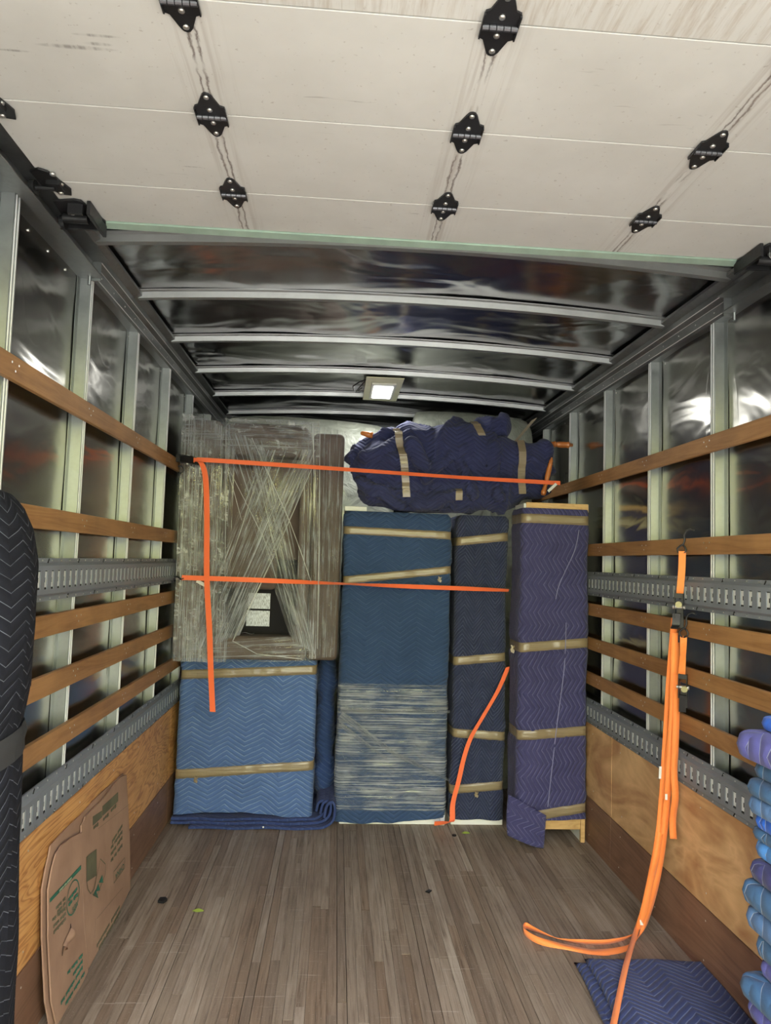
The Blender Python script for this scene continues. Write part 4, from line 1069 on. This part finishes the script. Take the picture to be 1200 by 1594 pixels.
words_rows('small_print', [(174, 1308, 190, 1282, [2, 2]), (172, 1318, 190, 1291, [1, 3]), (172, 1328, 190, 1300, [2, 2]), (172, 1338, 190, 1312, [1, 1, 2])], INK2, .0025)
tag(words_rows('small_print', [(145, 1287, 153, 1279, [1]), (160, 1274, 181, 1250, [1, 1])], INK2, .0025), kind='stuff')
words_rows('small_print', [(153, 1474, 187, 1416, [2, 2, 2]), (150, 1470, 186, 1408, [3, 2])], INK2, .0025)
for qd in ([(144, 1271), (158, 1262), (158, 1272), (144, 1285)], [(159, 1255), (183, 1233), (183, 1247), (159, 1270)], [(134, 1334), (149, 1322), (149, 1363), (134, 1373)]): pmulti('faded_stamp', [qd], INK2, .0024)
def outline_px(name, pts, mat=INK2, r=.0017, off=.003, close=True):
    q = [Cp(*p)+Vector((off, 0, 0)) for p in pts]
    if close: q.append(q[0])
    m = MB()
    for a, b in zip(q, q[1:]):
        d = (b-a).normalized(); n = Vector((1, 0, 0)).cross(d).normalized()*r
        m.add([a-n, b-n, b+n, a+n], [(0, 1, 2, 3)])
    return m.build(name, mat, D)
outline_px('emblem_ring', [(111+10*cos(a)*.95-2*sin(a), 1397+27*sin(a)-6*cos(a)) for a in [k*pi/10 for k in range(20)]], INK, .0024, .006)
outline_px('box_outline', [(176, 1357), (193, 1335), (193, 1351), (176, 1375)])
outline_px('glass_outline', [(134, 1334), (149, 1322), (149, 1363), (146, 1383), (140, 1391), (136, 1385), (134, 1373)])
outline_px('carton_outline', [(155, 1337), (163, 1345), (163, 1360), (150, 1395), (143, 1392), (152, 1352)])
pmulti('arrow_mark', [[(144, 1394), (148, 1385), (152, 1398)], [(148, 1388), (152, 1376), (155, 1386)], [(153, 1374), (158, 1362), (160, 1374)]], INK, .0028)
outline_px('fold_line', [(150, 1430), (190, 1382)], INK2, .0008, .0022, False); outline_px('fold_line', [(146, 1460), (148, 1430)], INK2, .0008, .0022, False)
outline_px('fold_line', [(152, 1290), (200, 1252)], INK2, .0006, .0022, False)
def text_px(txt, o, xdir, ydir, mat, name='lettering', off=.0065):
    """lettering laid in the card: o origin pixel, xdir and ydir pixels reached by one em along and up"""
    cu = bpy.data.curves.new('t', 'FONT'); cu.body = txt; cu.size = 1; cu.extrude = 0
    to = bpy.data.objects.new('t', cu); COL.objects.link(to)
    dg = bpy.context.evaluated_depsgraph_get(); me = bpy.data.meshes.new_from_object(to.evaluated_get(dg)); bpy.data.objects.remove(to)
    O, X, Y = [Cp(*q) for q in (o, xdir, ydir)]
    for v in me.vertices: v.co = O+(X-O)*v.co.x+(Y-O)*v.co.y+Vector((off, 0, 0))
    me.materials.clear(); me.materials.append(mat); return link(name, me, D)
# the carton is upside down: text runs from upper right to lower left
text_px('100%', (119, 1400), (114.6, 1406), (119, 1413), INK)
words_rows('emblem_print', [(104, 1399, 118, 1380, [3]), (104, 1407, 119, 1389, [1.4, 1.6])], INK, .0062, 5.5)
text_px('CHINA', (192, 1343), (187.8, 1348.6), (192, 1355), INK, off=.003)
words_rows('band_print', [(90, 1385.5, 109, 1365, [2, 1, 2])], INKW, .0062, 3.0)
outline_px('torn_slit', [(107, 1438), (108, 1448), (96, 1474), (94, 1488)], VOID, .003, .006, False)
m = MB(); a, b, c_, d_ = Cp(108, 1444), Cp(112, 1455), Cp(98, 1480), Cp(95, 1472)
m.grid(6, 3, lambda u, v: a.lerp(d_, u).lerp(b.lerp(c_, u), v)+Vector((.006+.016*sin(v*pi)*(.6+.4*sin(u*7)), 0, 0))); m.build('torn_flap', CARD, D, smooth=True)
place(D, (-1.12, 2.9, 0))

# ------------------------------------------------------------ folded pad on the floor, right foreground
D = empty('floor_pad', 'folded navy quilted blanket lying flat on the floor beside the right kick board', 'blanket')
def slab(name, x0, x1, y0, y1, z0, z1, mat, parent, seed=0, ripple=.004, skew=(0, 0), nx=40, ny=44, plan=False):
    m = MB(); th = z1-z0; r = th/2
    def P_(u, v, top):
        x = x0+(x1-x0)*u; y = y0+(y1-y0)*v
        ex = min(u*(x1-x0), (1-u)*(x1-x0), r); ey = min(v*(y1-y0), (1-v)*(y1-y0), r)
        k = math.sqrt(max(0, 1-(1-min(ex, ey, r)/r)**2))**.75
        R_ = min(.05, (x1-x0)*.3, (y1-y0)*.3); cx_ = min(max(x, x0+R_), x1-R_); cy_ = min(max(y, y0+R_), y1-R_)
        dx_, dy_ = x-cx_, y-cy_
        if abs(dx_) > 1e-6 and abs(dy_) > 1e-6 and plan:
            f_ = max(abs(dx_), abs(dy_))/math.hypot(dx_, dy_); x, y = cx_+dx_*f_, cy_+dy_*f_
        n_ = ripple*noise.noise(Vector((x*5, y*5, seed)))
        e_ = .012*noise.noise(Vector((y*4, x*4, seed+3)))
        zz = z0+r+(1 if top else -1)*r*k+(n_+ripple*.5 if top else 0)*k
        return Vector((x+skew[0]*v+e_, y+skew[1]*u+e_*.8, zz))
    m.grid(nx, ny, lambda u, v: P_(u, v, True), lambda u, v: (u*(x1-x0), v*(y1-y0))); m.grid(nx, ny, lambda u, v: P_(1-u, v, False))
    bm = bmesh.new(); me = m.mesh(name); bm.from_mesh(me); bmesh.ops.remove_doubles(bm, verts=bm.verts, dist=.0004); bmesh.ops.recalc_face_normals(bm, faces=bm.faces); bm.to_mesh(me); bm.free()
    return link(name, me, parent, mat, True)
slab('lower_layer', .645, 1.13, 1.75, 2.76, .002, .018, FLRQ, D, 3, skew=(.04, -.02))
slab('upper_layer', .685, 1.135, 1.72, 2.755, .018, .036, FLRQ, D, 4, ripple=.008, skew=(.04, -.02))
place(D, (.9, 2.3, 0))

# ------------------------------------------------------------ stack of folded blankets, right edge
def padmat(name, col, th=(.55, .60, .72)):
    return quilt(name, col, th, coords='Object', axis='yx', half=.08, amp=.07, pitch=.05, tw=.017, contrast=.6)
cB = padmat('pad_blue', lin(84, 116, 162)); cT = padmat('pad_teal', lin(66, 100, 140)); cP = padmat('pad_purple', lin(92, 92, 160)); cBr = padmat('pad_bright', lin(50, 104, 214)); cL = padmat('pad_light', lin(80, 140, 215)); cD = padmat('pad_dusk', lin(66, 66, 116)); cK = padmat('pad_charcoal', lin(62, 66, 74)); 
zpx = lambda py: 1.004-(py-1150)*.00189
names = [(1108, 1131, cBr, 1.045, 'bright blue folded pad on the very top of the stack'), (1131, 1178, cP, .985, 'thick lavender folded pad second from the top of the stack'),
 (1178, 1203, cT, 1.020, 'thin teal folded pad under the thick lavender one'), (1203, 1228, cT, .995, 'teal folded pad directly above the grey-blue one with curved stitching'),
 (1228, 1256, cB, 1.0, 'grey-blue folded pad with curved stitching above the bright blue one'), (1256, 1283, cBr, 1.03, 'bright blue folded pad in the upper middle of the stack'),
 (1283, 1302, cT, 1.035, 'thin dull teal folded pad between bright blue and sky blue ones'), (1302, 1332, cL, 1.045, 'sky blue folded pad with a bright cyan edge'),
 (1332, 1363, cD, 1.02, 'dusky purple folded pad with frayed edge below the sky blue one'), (1363, 1402, cT, 1.0, 'teal folded pad under the frayed dusky purple one'),
 (1402, 1440, cB, 1.01, 'plain blue folded pad in the lower half of the stack'), (1440, 1478, cT, 1.03, 'teal folded pad sagging above the lower lavender one'),
 (1478, 1505, cP, 1.04, 'thin lavender folded pad low in the stack'), (1505, 1540, cT, .995, 'teal folded pad bulging left beneath the thin lavender one'),
 (1540, 1572, cP, 1.01, 'lavender folded pad resting on the charcoal one'), (1572, 1640, cK, .925, 'charcoal folded pad low in the stack, sticking out left'), (1640, 1681, cB, .99, 'blue folded pad at the bottom of the stack on the floor')]
for i, (a, b, mt, x0, lb) in enumerate(names):
    z1, z0 = zpx(a), max(.002, zpx(b)); D = empty('folded_blanket', lb, 'blanket', 'folded blankets stacked by the right wall')
    yb = 2.13+random.uniform(-.02, .02)
    slab('blanket', x0-.028, 1.158, 1.55, yb, z0, z1-.0012, mt, D, i*3.3, ripple=.0, nx=26, ny=60, plan=True)
    if mt is cL:
        m = MB(); ribbon([Vector((x0-.004, yb-.22+.02*k, (z0+z1)/2+.004*sin(k))) for k in range(11)], (0, 0, 1), (z1-z0)*.8, .004, mb=m); m.build('cyan_binding', simple('cyan_binding', lin(20, 140, 230), .6), D)
    place(D, (1.07, 1.84, z0))

# ------------------------------------------------------------ bits on the floor
q = F(253, 1403, .001); m = MB(); m.poly([(-.018, -.012), (.010, -.018), (.020, .002), (.008, .016), (-.016, .014)], lambda a, b, d: (q.x+a, q.y+b*1.3, d), .001, .012)
tag(m.build('rubber_scrap', DKM, bevel=.002), 'small black rubber scrap on the floor near the carton', 'scrap')
q = F(667, 1388, .001); m = MB(); m.poly([(-.016, -.004), (.0, -.014), (.016, .004), (.004, .012)], lambda a, b, d: (q.x+a, q.y+b*1.3, d), .001, .006)
tag(m.build('dark_chip', DKM, bevel=.001), 'tiny dark chip on the floor in front of the teal chest', 'scrap')
q = F(707, 1301, .001); m = MB(); m.cyl((q.x, q.y, .001), (0, 0, 1), .012, .006, 9)
tag(m.build('dark_nut', DKM), 'small dark lump on the floor by the narrow cabinet', 'scrap')
for (px, py, lb) in ((725, 1297, 'pale green leaf on the floor before the narrow cabinet'), (308, 1418, 'tiny green leaf on the open floor left of centre')):
    q = F(px, py, .003); m = MB()
    m.grid(6, 3, lambda u, v: Vector((q.x+(u-.5)*.05, q.y+(v-.5)*.02*sin(pi*min(max(u, .05), .95)), .003+.006*sin(u*3)*v)))
    tag(m.build('leaf', simple('leaf_green', lin(150, 170, 70), .6), smooth=True), lb, 'leaf')
